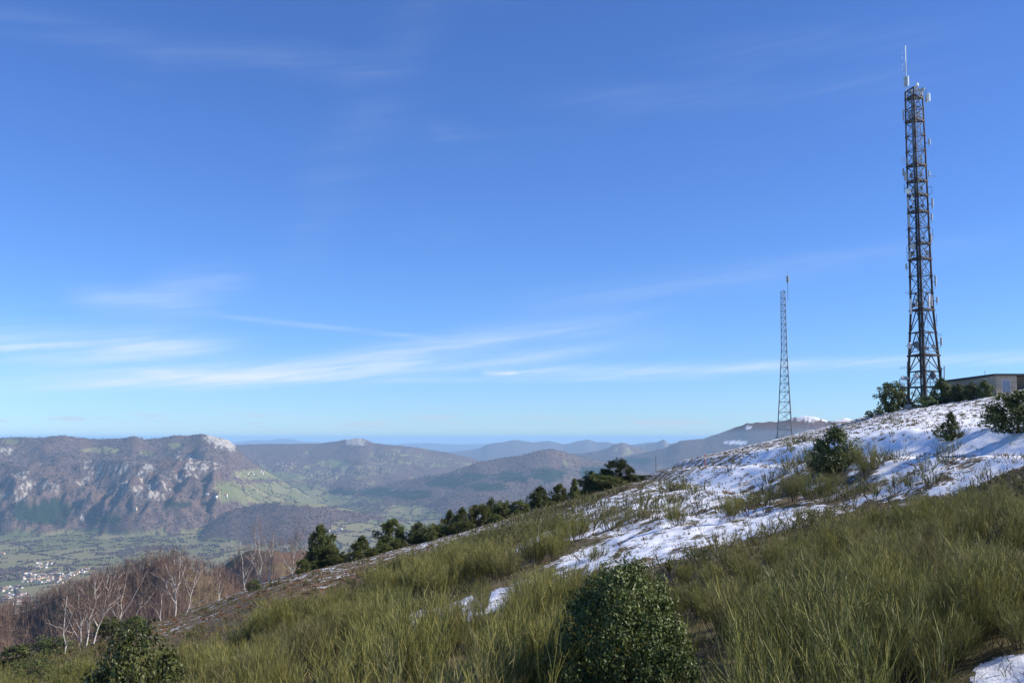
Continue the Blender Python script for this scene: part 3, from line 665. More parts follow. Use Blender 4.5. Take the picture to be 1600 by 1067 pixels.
evergreen('holly_bush', 'large glossy dark holly bush in the centre foreground', 'holly bush', 'holly', 'dome', HERO_H, top_h(960, 874, HERO_H), 1.40, 11, 34000, 460, .075, .024, .4)
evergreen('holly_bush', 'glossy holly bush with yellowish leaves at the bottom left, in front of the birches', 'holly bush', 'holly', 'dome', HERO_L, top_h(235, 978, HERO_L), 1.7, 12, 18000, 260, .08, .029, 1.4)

# ------------------------------------------------------------------ hollies, pines and junipers farther up and along the ridge
def px_tree(name, label, cat, kind, shape, u, vb, vt, wpx, seed, n, nclump, rc, size, y=None, group=None):
    """tree standing on the hillside: foot at pixel (u, vb), top at row vt"""
    x, yy, z = ground(u, vb) if y is None else at_dist(u, y)
    h = ray(u, vt)[1] * yy - z; w = wpx / F * yy * 1.05
    return evergreen(name, label, cat, kind, shape, (x, yy, z), h, w, seed, n, nclump, rc, size, (seed * 1.7) % 6.28, group, sink=.02 * h)
px_tree('holly_tree', 'big dark holly standing alone in the snow by the track', 'holly tree', 'holly', 'egg', 1305, 738, 664, 66, 21, 9000, 190, .10, .046)
px_tree('holly_tree', 'small cone-shaped holly on the snow below the flat-roofed building', 'holly tree', 'holly', 'cone', 1487, 690, 641, 34, 22, 4200, 110, .10, .06)
px_tree('holly_tree', 'low stub of holly just left of the small cone-shaped one', 'holly tree', 'holly', 'dome', 1467, 688, 664, 20, 23, 700, 40, .12, .10)
px_tree('holly_tree', 'dark bush reaching out of the frame at the right edge of the snow', 'bush', 'holly', 'round', 1592, 676, 612, 84, 24, 6500, 150, .11, .055)
px_tree('holly_tree', 'low bush spreading left from the one at the right edge', 'bush', 'holly', 'dome', 1556, 668, 640, 44, 25, 1400, 60, .12, .08)
px_tree('holly_tree', 'rounded dark holly left of the foot of the tall tower', 'holly tree', 'holly', 'round', 1396, 643, 598, 42, 26, 5200, 120, .12, .065)
for k, (u, vb, vt, w, lab) in enumerate([
        (1476, 640, 593, 30, 'dark evergreen nearest the tall tower against the long building wall'),
        (1502, 638, 600, 24, 'second dark evergreen from the tower against the long building wall'),
        (1523, 632, 598, 23, 'third dark evergreen from the tower against the long building wall'),
        (1543, 624, 595, 22, 'dark evergreen nearest the building corner by the door')]):
    px_tree('holly_tree', lab, 'evergreen', 'holly', 'egg', u, vb, vt, w * 1.15, 27 + k % 3, 4600, 110, .13, .07, y=[136, 131, 128, 126][k], group='evergreens along the building wall')
for k, (u, vb, vt, w, lab) in enumerate([
        (1373, 648, 634, 14, 'small shrub on the skyline left of the rounded holly'), (1358, 652, 641, 12, 'smallest shrub on the skyline far left of the rounded holly'),
        (1418, 637, 622, 22, 'low dark scrub at the left leg of the tall tower'), (1446, 636, 618, 30, 'low brown-green scrub under the middle of the tall tower')]):
    px_tree('shrub', lab, 'shrub', 'holly', 'dome', u, vb, vt, w, 31 + k % 2, 1500, 50, .15, .10)
RIDGE = [  # foot u, foot v, top v, width, kind, shape, label
 (503, 884, 817, 48, 'pine', 'egg', 'tallest pine on the ridge, right of the clump of bare birches'),
 (522, 886, 850, 26, 'pine', 'dome', 'dark low pine hugging the foot of the tallest ridge pine'),
 (567, 878, 838, 30, 'pine', 'egg', 'small pine between the tallest ridge pine and the light-tipped one'),
 (614, 860, 811, 46, 'pine', 'egg', 'broad pine with a light green tip on the ridge'),
 (655, 850, 818, 34, 'pine', 'dome', 'dark rounded pine just right of the light-tipped ridge pine'),
 (682, 846, 816, 28, 'pine', 'dome', 'small dark pine above the snow strip on the ridge'),
 (703, 832, 798, 26, 'pine', 'egg', 'left one of two slim pines side by side on the ridge'),
 (722, 828, 794, 26, 'pine', 'egg', 'right one of two slim pines side by side on the ridge'),
 (748, 822, 789, 34, 'pine', 'round', 'round pale green pine on the middle of the ridge'),
 (768, 812, 781, 24, 'pine', 'dome', 'left one of the pair of dark pines on the middle ridge'),
 (786, 810, 780, 24, 'pine', 'dome', 'right one of the pair of dark pines on the middle ridge'),
 (812, 802, 781, 34, 'pine', 'dome', 'low spreading pine right of the dark pair on the ridge'),
 (843, 794, 761, 32, 'pine', 'egg', 'pointed pine on the right part of the ridge'),
 (874, 784, 756, 26, 'pine', 'egg', 'slim pine left of the small black one on the ridge'),
 (897, 776, 750, 20, 'pine', 'cone', 'small black pine just left of the big dark clump'),
 (931, 770, 734, 46, 'pine', 'dome', 'left tree of the big dark clump where the snow begins'),
 (966, 762, 719, 46, 'pine', 'round', 'tallest tree of the big dark clump where the snow begins'),
 (950, 772, 744, 50, 'pine', 'dome', 'low front tree of the big dark clump where the snow begins'),
 (990, 762, 741, 26, 'pine', 'dome', 'low tree at the right end of the big dark clump'),
 (1015, 757, 742, 30, 'pine', 'dome', 'low olive shrub on the snow right of the big dark clump')]
for k, (u, vb, vt, w, kind, shape, lab) in enumerate(RIDGE):
    px_tree('pine_tree', lab, 'pine tree', kind, shape, u, vb, vt, w * .9, 41 + k % 5, 1500, 60 + 8 * (k % 3), .12, .10, y=float(crest_dist(ray(u, vb)[0])) - 6 - 3 * (k % 3), group='pines along the ridge')

_r = random.Random(8)
for k in range(26):
    u = 480 + k * 21 + _r.uniform(-7, 7); vb = float(np.interp(u, [480, 600, 760, 900, 1030], [890, 862, 820, 780, 744]))
    t_ = px_tree('ridge_shrub', 'low olive shrub filling the gaps between the ridge pines', 'shrub', 'pine', 'dome', u, vb, vb - _r.uniform(9, 17), _r.uniform(18, 30), 61 + k % 4, 900, 46, .14, .12, y=float(crest_dist(ray(u, vb)[0])) - _r.uniform(5, 16), group='low shrubs between the ridge pines')
for k, (u, y_, h_, w_, lab) in enumerate([(40, 70, 1.6, 2.6, 'dark green bush at the left edge below the leftmost birch'), (96, 84, 1.7, 2.8, 'dark green bush at the foot of the leftmost birch'), (186, 92, 1.8, 3.0, 'broad dark green bush right of the thickest white birch'),
        (222, 86, 1.5, 2.4, 'dark green bush under the birch that leans right'), (66, 52, 1.2, 2.2, 'low green bush near the bottom left corner'), (128, 40, 1.1, 1.8, 'low green bush left of the bottom left holly'), (402, 105, 1.2, 1.6, 'small dark bush on the bracken below the small lone birch')]):
    evergreen('shrub', lab, 'shrub', 'holly', 'dome', at_dist(u, y_), h_, w_, 71 + k % 3, 3200, 80, .12, .06, k * .9)

# ------------------------------------------------------------------ bare birches
def birch(label, base, top, forks, seed, lean_limbs=()):
    """trunk from base to top; forks = number of main limbs; fine twigs as a child of their own"""
    rs = np.random.RandomState(seed); base = np.array(base); H = np.array(top) - base; h = np.linalg.norm(H)
    tk = Acc(); tw = Acc()
    def limb(a, b, r0, r1, bow):
        f = np.linspace(0, 1, 6); p = a + (b - a) * f[:, None] + rs.normal(0, .018 * np.linalg.norm(b - a), (6, 3)) * np.sin(f * math.pi)[:, None]
        p[:, 2] += bow * np.sin(f * math.pi); tube(tk, p, np.linspace(r0, r1, 6), 6); return p
    def twigs(p, n, L0):
        i = rs.randint(2, 6, n); st = p[i - 1] + (p[i] - p[i - 1]) * rs.rand(n, 1); d0 = nrm(p[-1] - p[0])
        d = nrm(d0 * .9 + rs.normal(0, .55, (n, 3)) + [0, 0, .35]); L_ = L0 * (.4 + .8 * rs.rand(n, 1)); f = np.linspace(0, 1, 4)
        P = st[:, None] + d[:, None] * L_[:, None] * f[None, :, None] + rs.normal(0, .05, (n, 4, 3)) * L_[:, None] * f[None, :, None]
        ribbons(tw, P, np.outer(np.ones(n), [.030, .022, .016, .009]), np.tile(f, (n, 1)), rs.rand(n), rs)
        m = n * 4; j = rs.randint(0, n, m); g = rs.randint(1, 4, m); st2 = P[j, g]; d2 = nrm(d[j] + rs.normal(0, .6, (m, 3)))
        P2 = st2[:, None] + d2[:, None] * (L_[j] * .45)[:, None] * np.linspace(0, 1, 3)[None, :, None]
        ribbons(tw, P2, np.outer(np.ones(m), [.014, .010, .006]), np.tile([.5, .8, 1.], (m, 1)), rs.rand(m), rs)
    r0 = .009 * h + .02
    zero = np.zeros(3); main = limb(zero + [0, 0, -.3], H, r0, .018, 0); twigs(main, 34, .24 * h)
    for k in range(forks):
        f = .12 + .5 * rs.rand(); i = int(f * 5); st = main[i] + (main[i + 1] - main[i]) * (f * 5 - i)
        a = rs.rand() * 6.28; e = st + np.array([math.cos(a) * .22, math.sin(a) * .22, .36 + .2 * rs.rand()]) * h * (.75 + .4 * rs.rand())
        p = limb(st, e, r0 * .6, .012, -.02 * h); twigs(p, 16, .2 * h)
        for q in range(3):
            g = rs.randint(1, 5); e2 = p[g] + np.array([rs.normal(0, .13), rs.normal(0, .13), .12 + .16 * rs.rand()]) * h; p2 = limb(p[g], e2, r0 * .28, .008, -.01 * h); twigs(p2, 7, .14 * h)
    for (fx, dx, dz) in lean_limbs:
        st = main[0] + (main[5] - main[0]) * fx; p = limb(st, st + np.array([dx, rs.normal(0, .3), dz]), r0 * .65, .014, -.03 * h); twigs(p, 10, .2 * h)
    t = thing('birch_tree', label, 'birch tree', tuple(base), 0, 'bare birches on the left edge of the slope')
    obj('trunk', tk.mesh('birch_trunk', True), M['birch'], t); obj('twigs', tw.mesh('birch_twigs'), M['twig'], t)
BIRCH = [  # foot u, v, top u, v, forks, extra limbs (fraction, sideways m, up m), label
 (102, 988, 100, 932, 2, (), 'slender leftmost birch standing apart at the left edge'),
 (127, 1016, 118, 930, 4, ((.15, -1.6, 3.2),), 'short forked birch left of the tall twin trunks'),
 (134, 1003, 148, 900, 4, (), 'tall slim birch just left of the thickest white trunk'),
 (144, 1017, 167, 893, 5, ((.3, -1.5, 3.0),), 'tallest thick white birch of the left clump'),
 (178, 985, 182, 912, 3, (), 'thin upright birch right of the thickest white trunk'),
 (183, 984, 194, 896, 3, ((.25, 2.4, 4.6),), 'birch with a long limb reaching up to the right'),
 (193, 980, 238, 925, 1, (), 'birch leaning far over to the right'),
 (251, 970, 250, 928, 1, (), 'short thin stump-like birch between the two birch groups'),
 (274, 957, 279, 870, 5, ((.55, -2.8, 1.3),), 'tall straight birch with a limb reaching left'),
 (291, 950, 309, 883, 3, ((.12, 2.6, 1.9),), 'birch with forked limbs right of the tall straight one'),
 (342, 936, 342, 894, 2, (), 'small birch standing alone between the two groups'),
 (383, 918, 374, 846, 3, (), 'left birch of the clump beside the tallest pine'),
 (408, 912, 402, 826, 3, (), 'second birch from the left in the clump beside the tallest pine'),
 (420, 908, 427, 829, 3, (), 'third birch from the left in the clump beside the tallest pine'),
 (455, 897, 464, 832, 4, ((.1, -2.2, 4.2), (.1, 2.0, 3.6)), 'wide fan-shaped birch next to the tallest pine')]
for k, (u, v, u2, v2, fk, ex, lab) in enumerate(BIRCH):
    s0, _ = ray(u, v); yb = float(crest_dist(s0)) + (2 if u > 360 else -4); xb = s0 * yb; zb = float(hill(xb, yb)); s1, e1 = ray(u2, v2)
    birch(lab, (xb, yb, zb), (s1 * yb, yb + .6, e1 * yb), fk, 500 + k, ex)

def bare_wood():
    """leafless brown wood on the knoll and behind the edge of the slope: a mass of trunks and twigs"""
    rs = np.random.RandomState(77); acc = Acc()
    n = 10000; s = -.62 + .46 * rs.rand(n); d = 350 + 300 * rs.rand(n) ** .8
    z, up, who = far_height(s, d); ok = (who == 0) | (rs.rand(n) < .3); s, d, z = s[ok], d[ok], z[ok]
    x, y, h = s * d, d, (5 + 5.5 * rs.rand(len(s)))
    n2 = 300; s2 = np.concatenate([-.34 + .16 * rs.rand(n2), -.60 + .2 * rs.rand(n2)]); y2 = crest_dist(s2) + 4 + 45 * rs.rand(2 * n2); x2 = s2 * y2; z2 = hill(x2, y2)
    h2 = np.where(s2 > -.37, 3.4, 2.4) * (.6 + .7 * rs.rand(2 * n2))
    n3 = 2600; s3 = -.34 + .22 * rs.rand(n3); d3 = 700 + 750 * rs.rand(n3); z3, _, w3 = far_height(s3, d3)
    x = np.concatenate([x, x2, s3 * d3]); y = np.concatenate([y, y2, d3]); z = np.concatenate([z, z2, z3]); h = np.concatenate([h, h2, 6 + 5 * rs.rand(n3)])
    n = len(x); B0 = np.stack([x, y, z - .3], 1); f = np.array([0, .5, 1.])
    wd = np.where(y > 300, .0005 * y, .05)
    tip = np.stack([rs.normal(0, .08, n) * h, rs.normal(0, .08, n) * h, h], 1)
    tone = np.clip(.5 + .45 * fbm(x / 30, y / 40, 2, 33) + .2 * rs.normal(size=n), 0, 1)
    ribbons(acc, B0[:, None] + tip[:, None] * f[None, :, None], np.outer(wd, [1., .7, .3]), np.tile([0, .2, .4], (n, 1)), np.clip(tone + .3, 0, 1), rs)
    for k in range(7):
        st = B0 + tip * (.18 + .6 * rs.rand(n, 1)); a = rs.rand(n) * 6.28
        dv = np.stack([np.cos(a) * .28, np.sin(a) * .28, .25 + .3 * rs.rand(n)], 1) * h[:, None] * (.6 + .6 * rs.rand(n, 1))
        spikes(acc, st, dv, wd * .6, .6, tone, rs)
        for q in range(2):
            spikes(acc, st + dv * (.3 + .5 * rs.rand(n, 1)), dv * .45 + rs.normal(0, .09, (n, 3)) * h[:, None], wd * .4, .8, tone, rs)
    tag(obj('bare_wood', acc.mesh('bare_wood'), M['twig']), 'leafless reddish brown wood on the knoll below the birches', 'wood', kind='stuff')
bare_wood()

def ground_litter():
    """dry grass and dead bracken between the shrubs and poking through the snow"""
    rs = np.random.RandomState(9)
    for name, lab, cat, m, n, ch in (('dry_grass', 'dry grass tufts poking through the snow', 'grass', 'grass', 36000, 0), ('winter_grass', 'matted winter grass on the ground close by', 'grass', 'grass', 9000, 2), ('dead_bracken', 'rusty dead bracken between the snow patches', 'bracken', 'heath', 9000, 1)):
        y = 5 + 150 * rs.rand(n) ** 1.1 if ch < 2 else 5 + 24 * rs.rand(n); s = -.6 + 1.15 * rs.rand(n); x = s * y; c = cover(x, y); pat = fbm(x / 2.2, y / 4., 3, 55 + ch)
        p = (.25 + .5 * sst(pat, 0, .5)) * (1 - .45 * c[:, 0]) if ch == 0 else (1.1 - c[:, 0]) if ch == 2 else c[:, 2] * sst(pat, .0, .35)
        ok = (rs.rand(n) < p) & (y < crest_dist(s) - .5); x, y = x[ok], y[ok]; z = hill(x, y); k = len(x); acc = Acc()
        for b in range(7 if ch != 1 else 9):
            a = rs.rand(k) * 6.28; L_ = (.10 + .16 * rs.rand(k)) * (1.5 if ch == 1 else 1.0); off = rs.normal(0, .09, (k, 3)) * [1, 1, 0]
            d = np.stack([np.cos(a) * (.9 if ch == 1 else .45), np.sin(a) * (.9 if ch == 1 else .45), np.ones(k) * (.5 if ch == 1 else .9)], 1) * L_[:, None]
            st = np.stack([x, y, z - .02], 1) + off; f = np.array([0, .5, 1.])
            ribbons(acc, st[:, None] + d[:, None] * f[None, :, None] - np.array([0, 0, .35])[None, None] * L_[:, None, None] * (f ** 2)[None, :, None], np.outer(np.maximum(.0007 * y, .008) * (1.8 if ch == 1 else 1), [1, .8, .2]), np.tile(f, (k, 1)), rs.rand(k), rs)
        tag(obj(name, acc.mesh(name), M[m]), lab, cat, kind='stuff')
ground_litter()
# ------------------------------------------------------------------ masts, building, poles
def unit_bar(m, round_=False):
    k = 8 if round_ else 4; an = (np.arange(k) + .5) / k * 2 * math.pi; r = .5 if round_ else .7071
    V = [(r * math.cos(a), r * math.sin(a), z) for z in (0, 1) for a in an]
    Q = np.array([(i, (i + 1) % k, (i + 1) % k + k, i + k) for i in range(k)])
    caps = [np.array([list(range(k))[::-1]]), np.array([list(range(k, 2 * k))])]
    me = mesh_np('bar', V, [Q] + caps); me.materials.append(m); return me
BAR = {}
def bar(name, a, b, th, m, parent, th2=None, rnd=False):
    key = (m.name, rnd)
    if key not in BAR: BAR[key] = unit_bar(m, rnd)
    a, b = Vector(a), Vector(b); d = b - a
    o = obj(name, BAR[key], None, parent); q = d.to_track_quat('Z', 'Y')
    o.matrix_local = Matrix.LocRotScale(a, q, Vector((th, th2 or th, d.length))); return o
def lathe_mesh(name, prof, n=20):
    """prof: list of (radius, y); turned about the y axis"""
    k = len(prof); an = np.arange(n) / n * 2 * math.pi
    V = np.array([(r * math.cos(a), y, r * math.sin(a)) for r, y in prof for a in an])
    i = np.array([(j * n + t, j * n + (t + 1) % n, (j + 1) * n + (t + 1) % n, (j + 1) * n + t) for j in range(k - 1) for t in range(n)])
    return mesh_np(name, V, i, smooth=True)
def mast_frame(u, vb, y, name, label, cat):
    x = ray(u, vb)[0] * y; z0 = float(hill(x, y)); t = thing(name, label, cat, (x, y, z0), -math.atan(x / y))
    dist = math.hypot(x, y); base_uv = lambda v: 0
    def P(uu, v, dep=0.):
        """photo pixel in the upright plane through the mast's axis -> mast coordinates"""
        s, e = ray(uu, v); a = math.atan(x / y); r = Vector((math.cos(a), -math.sin(a)))
        # the point on the ray whose horizontal distance along the line of sight is that of the mast
        k = dist / (s * math.sin(a) + math.cos(a)); px, py = s * k, k
        return Vector(((px - x) * r.x + (py - y) * r.y, dep, e * k - z0))
    return t, P
def legs3(widths, P, uc):
    """widths: list of (row, px width); returns the three leg points at a row"""
    rows = [w[0] for w in widths][::-1]; ws = [w[1] for w in widths][::-1]
    def at(v):
        w = np.interp(v, rows, ws); a = P(uc, v); half = (P(uc + w / 2, v) - a).x; R = half / .866
        return [Vector((0, -R, a.z)), Vector((-half, R * .5, a.z)), Vector((half, R * .5, a.z))]
    return at
def tube_obj(name, pts, rad, m, parent, sides=8):
    acc = Acc(); tube(acc, [tuple(p) for p in pts], rad, sides); return obj(name, acc.mesh(name, True), m, parent)

def dish(parent, c, r, face, m, name='dish_antenna'):
    """round microwave dish: shroud, domed cover, bracket"""
    me = lathe_mesh('dish', [(.02 * r, .55 * r), (.55 * r, .5 * r), (.95 * r, .12 * r), (r, 0), (r, -.32 * r), (.97 * r, -.34 * r), (.6 * r, -.42 * r), (.02 * r, -.45 * r)])
    o = obj(name, me, m, parent, c); o.rotation_euler.z = face; bar('bracket', (0, r * .45, 0), (0, r * 1.5, -r * .2), .07, M['galvdark'], o); return o
def panel(parent, c, w, h, m, dep=.14, name='panel_antenna'):
    acc = Acc(); n = 7; an = np.linspace(0, math.pi, n); ring = [(-w / 2 * math.cos(a), -dep * math.sin(a) * .9 - .02) for a in an] + [(w / 2, .05), (-w / 2, .05)]
    k = len(ring); V = [(x, y, z) for z in (-h / 2, h / 2) for x, y in ring]
    Q = [(i, (i + 1) % k, (i + 1) % k + k, i + k) for i in range(k)]
    me = mesh_np('panel', V, [np.array(Q), np.array([list(range(k))[::-1]]), np.array([list(range(k, 2 * k))])])
    o = obj(name, me, m, parent, c)
    for z in (-.3, .3): bar('bracket', (0, .05, z * h), (0, .38, z * h), .06, M['galvdark'], o)
    return o
def yagi(parent, a, b, n, span, m, upright=True):
    a, b = Vector(a), Vector(b); o = obj('yagi_antenna', None, parent=parent, loc=a); d = b - a
    boom = bar('boom', (0, 0, 0), d, .045, m, o)
    for i in range(n):
        p = d * ((i + .5) / n); s = span * (1 - .35 * i / n); ax = Vector((0, 0, s / 2)) if upright else Vector((0, s / 2, 0))
        bar('element', p - ax, p + ax, .03, m, o)
    return o
def loop_frame(parent, c, w, h, m):
    o = obj('loop_antenna', None, parent=parent, loc=c); q = [(-w / 2, -h / 2), (w / 2, -h / 2), (w / 2, h / 2), (-w / 2, h / 2)]
    for i in range(4): bar('rod', (q[i][0], 0, q[i][1]), (q[(i + 1) % 4][0], 0, q[(i + 1) % 4][1]), .05, m, o)
    return o

def tall_tower():
    t, P = mast_frame(1446, 630, 140., 'lattice_tower', 'tall dark three-legged lattice tower hung with antennas beside the building', 'tower')
    up = P(1446, 135).z; UC = 1446
    def uc(v): return 1446 + (P(1446, 630).x)     # axis is upright in mast coordinates
    W = [(636, 55), (605, 52), (555, 46), (484, 35.5), (404, 33), (304, 31), (187, 28.5), (138, 27)]
    at = legs3(W, P, UC)
    lv = [636, 605, 580, 555, 519, 484, 457, 430, 404, 380, 355, 330, 304, 282, 257, 234, 210, 187, 168, 150, 138]
    pts = [at(v) for v in lv]
    for k in range(3):
        rad = np.interp(np.arange(len(lv)), [0, 5, len(lv)], [.21, .16, .10]) * (1.15 if k == 0 else 1.)
        lg = tube_obj('leg', [p[k] for p in pts], rad, M['tower'], t, 10)
        for i in range(1, len(lv) - 1):
            fl = bar('flange', pts[i][k] - Vector((0, 0, .09)), pts[i][k] + Vector((0, 0, .09)), rad[i] * 3.1, M['tower'], lg, rnd=True)
    for i, v in enumerate(lv):
        for a, b in ((0, 1), (1, 2), (2, 0)):
            th = .13 if i < 6 else .09
            if i: bar('crossbar', pts[i][a], pts[i][b], th, M['tower'], t)
            if i + 1 < len(lv):
                q = pts[i + 1]
                if i < 6:                                   # K bracing low down
                    mid = (q[a] + q[b]) / 2; bar('brace', pts[i][a], mid, .11, M['tower'], t); bar('brace', pts[i][b], mid, .11, M['tower'], t)
                else:
                    mm = M['galvdark'] if i >= 12 else M['tower']; bar('brace', pts[i][a], q[b], .07, mm, t); bar('brace', pts[i][b], q[a], .07, mm, t)
    # platforms: triangular gratings with a rim
    for v in (555, 484, 404, 380, 330, 304, 282, 257, 187, 151):
        p = at(v); c = sum(p, Vector()) / 3; g = 1.12 if v > 400 else 1.04
        q = [c + (x - c) * g for x in p]; V = [tuple(x + Vector((0, 0, dz))) for dz in (.04, .12) for x in q]
        pl = obj('platform', mesh_np('platform', V, [np.array([(2, 1, 0), (3, 4, 5)]), np.array([(0, 1, 4, 3), (1, 2, 5, 4), (2, 0, 3, 5)])]), M['galvdark'], t)
        for a, b in ((0, 1), (1, 2), (2, 0)):
            bar('rim', q[a] + Vector((0, 0, .02)), q[b] + Vector((0, 0, .02)), .24, M['tower'], pl)
            if v in (555, 484, 151, 187):
                for hz in (.55, 1.05): bar('rail', q[a] + Vector((0, 0, hz)), q[b] + Vector((0, 0, hz)), .05, M['galvdark'], pl)
    # wide service platform near the ground
    z = P(1446, 604).z; x0, x1 = P(1406, 604).x, P(1466, 604).x
    V = [(x, y, zz) for zz in (z - .12, z) for x, y in ((x0, -1.7), (x1, -1.7), (x1, 2.0), (x0, 2.0))]
    pl = obj('service_platform', mesh_np('service_platform', V, np.array([(3, 2, 1, 0), (4, 5, 6, 7), (0, 1, 5, 4), (1, 2, 6, 5), (2, 3, 7, 6), (3, 0, 4, 7)])), M['galvdark'], t)
    for yy in (-1.7, 2.0):
        for hz in (.55, 1.1): bar('rail', (x0, yy, z + hz), (x1, yy, z + hz), .06, M['galv'], pl)
        for i in range(6): x = x0 + (x1 - x0) * i / 5; bar('post', (x, yy, z), (x, yy, z + 1.1), .06, M['galv'], pl)
    for yy in (-1.5, 1.8): bar('strut', (x0 + .3, yy, z - .1), (x0 + 1.2, yy * .5, .1), .08, M['galvdark'], pl)
    # ladder, cable tray and cables inside, next to the front leg
    lo, hi = at(632), at(140); f = lambda k, q: lo[0].lerp(hi[0], k) + Vector(q)
    for dx in (.28, .68): bar('ladder_rail', f(0, (dx, .35, 0)), f(.985, (dx, .3, 0)), .06, M['galv'], t)
    for i in range(56):
        k = i / 57 + .008; bar('ladder_rung', f(k, (.28, .34, 0)), f(k, (.68, .34, 0)), .035, M['galv'], t)
    bar('cable_tray', f(0, (-.40, .5, 0)), f(.97, (-.28, .4, 0)), .24, M['galvdark'], t, .08)
    for i in range(5): bar('cable', f(0, (-.56 + .08 * i, .44, 0)), f(.55 + .09 * i, (-.42 + .06 * i, .34, 0)), .05, M['black'], t, rnd=True)
    # antennas
    rr = random.Random(4)
    for v in (548, 478, 398, 374, 324, 298, 276, 251, 182):
        p = at(v)
        for k in range(3):
            c = p[0].lerp(p[1 + k % 2], rr.uniform(.25, .75)) + Vector((0, rr.uniform(.1, .5), 0)); hb = rr.uniform(.3, .7)
            bar('equipment_box', c, c + Vector((0, 0, hb)), rr.uniform(.25, .45), M[rr.choice(['greyp', 'galvdark', 'galvdark'])], t, .25)
    for v in (535, 500, 470, 440, 415, 392, 366, 340, 318, 290, 266, 222, 176):
        k = rr.choice([1, 2]); q = at(v)[k]; o = (-1 if k == 1 else 1) * rr.uniform(.25, .5); c = q + Vector((o, -.1, 0)); z1 = rr.uniform(.5, 1.1)
        bar('antenna_pole', c - Vector((0, 0, z1)), c + Vector((0, 0, z1)), .07, M['galvdark'], t, rnd=True); bar('standoff', q, c, .07, M['galvdark'], t)
        if rr.random() < .6: panel(t, c + Vector((o * .3, -.1, .1)), .2, z1 * 1.3, M['greyp'])
    s = lambda u, v, d=0.: P(u, v, d)
    a0 = s(1415.5, 152); mast = bar('antenna_pole', s(1416.5, 168), s(1415.5, 108), .11, M['galv'], t, rnd=True)
    bar('whip_antenna', s(1415.3, 109), s(1415, 97), .17, M['greyp'], t, rnd=True); bar('whip_antenna', s(1415, 97), s(1414.6, 72), .15, M['white'], t, rnd=True)
    panel(t, s(1413.6, 128), .30, 1.35, M['greyp']); panel(t, s(1418.4, 127), .30, 1.45, M['white'])
    dp = bar('dipole_pole', s(1410.5, 113), s(1409, 79), .03, M['galv'], t)
    for v in (83, 91, 102, 109): bar('dipole', s(1409.6 + (v - 83) * .03, v + 2.4, -.1), s(1409.5 + (v - 83) * .03, v - 2.4, -.1), .10, M['white'], t, rnd=True)
    bar('standoff', s(1410.5, 112), s(1415.5, 112), .05, M['galv'], t)
    obj('beacon_lamp', lathe_mesh('beacon', [(.02, .3), (.16, .22), (.2, 0), (.2, -.22), (.02, -.24)], 14), M['white'], t, s(1433, 133)).rotation_euler.x = math.pi / 2
    panel(t, s(1451, 153, -.2), .42, 1.15, M['white']); panel(t, s(1447.5, 155, .3), .3, .8, M['greyp']); bar('standoff', s(1445, 150), s(1451, 150), .07, M['galv'], t); bar('standoff', s(1445, 157), s(1451, 157), .07, M['galv'], t)
    for u_, v_, d_ in ((1424, 146, -.4), (1440, 145, .2), (1437, 147, -.9)): panel(t, s(u_, v_, d_), .24, .8, M['greyp'])
    bar('rail_post', s(1446.5, 151), s(1446.5, 139), .07, M['galv'], t); dish(t, s(1442, 143, -.8), .3, -.5, M['greyp'])
    loop_frame(t, s(1415.8, 180), .62, 1.2, M['galv']); bar('standoff', s(1419, 180), s(1415, 180), .05, M['galv'], t)
    bar('boom_arm', s(1419, 176), s(1438, 168, -.6), .08, M['tower'], t); bar('boom_arm', s(1419, 182), s(1438, 176, -.6), .08, M['tower'], t)
    loop_frame(t, s(1413, 251), .6, .8, M['greyp']); yagi(t, s(1421, 252), s(1409, 250), 4, .5, M['greyp'])
    panel(t, s(1415.5, 276), .38, 1.25, M['greyp']); loop_frame(t, s(1416, 275), .5, 1.3, M['galv'])
    panel(t, s(1452, 272), .22, .9, M['greyp']); yagi(t, s(1452, 275), s(1463.5, 276), 4, .45, M['greyp'], False)
    loop_frame(t, s(1453, 297.5), .5, .95, M['galvdark'])
    dish(t, s(1419, 300, -.5), .40, .5, M['white']); panel(t, s(1418.5, 317), .26, 1.5, M['greyp']); panel(t, s(1425.5, 312, -.4), .2, 1.2, M['white'])
    panel(t, s(1420.3, 345), .26, 1.75, M['greyp'])
    yagi(t, s(1426, 357), s(1415, 360), 5, .6, M['galvdark'], False); yagi(t, s(1427, 368), s(1416, 370), 5, .6, M['galvdark'])
    dish(t, s(1426.5, 387, -1.3), .44, .2, M['greyp']); panel(t, s(1422.3, 399), .26, 1.1, M['greyp'])
    panel(t, s(1455, 372), .2, 1.2, M['greyp'])
    panel(t, s(1423.5, 479), .30, 2.1, M['white']); bar('antenna_pole', s(1421.5, 490), s(1421.5, 448), .06, M['galv'], t); yagi(t, s(1421.5, 457), s(1414, 457.5), 3, .5, M['greyp'])
    panel(t, s(1451.5, 472, -.8), .28, 1.7, M['white']); panel(t, s(1455.5, 470), .22, 1.5, M['greyp']); panel(t, s(1432, 474, -.9), .3, 1.2, M['greyp'])
    yagi(t, s(1462, 522.5), s(1472, 523), 3, .45, M['galvdark'])
    dish(t, s(1421, 541, -1.0), .42, .75, M['white']); dish(t, s(1432.5, 539.5, -.9), .46, -.6, M['galvdark']); dish(t, s(1459, 541, .3), .3, -.3, M['greyp'])
    bar('whip_antenna', s(1432, 535), s(1432, 527), .05, M['galvdark'], t)
    dish(t, s(1411, 591.5, -1.5), .33, .5, M['white']); dish(t, s(1416.5, 592, -1.5), .30, -.3, M['greyp']); dish(t, s(1430.5, 588.5, -1.6), .36, .2, M['white']); dish(t, s(1458.5, 587, -1.2), .5, -1.0, M['galvdark'])
    bar('antenna_pole', s(1418, 604, -1.4), s(1418, 566, -1.4), .09, M['galvdark'], t); yagi(t, s(1418, 575, -1.4), s(1406.5, 576, -1.4), 4, .6, M['greyp'])
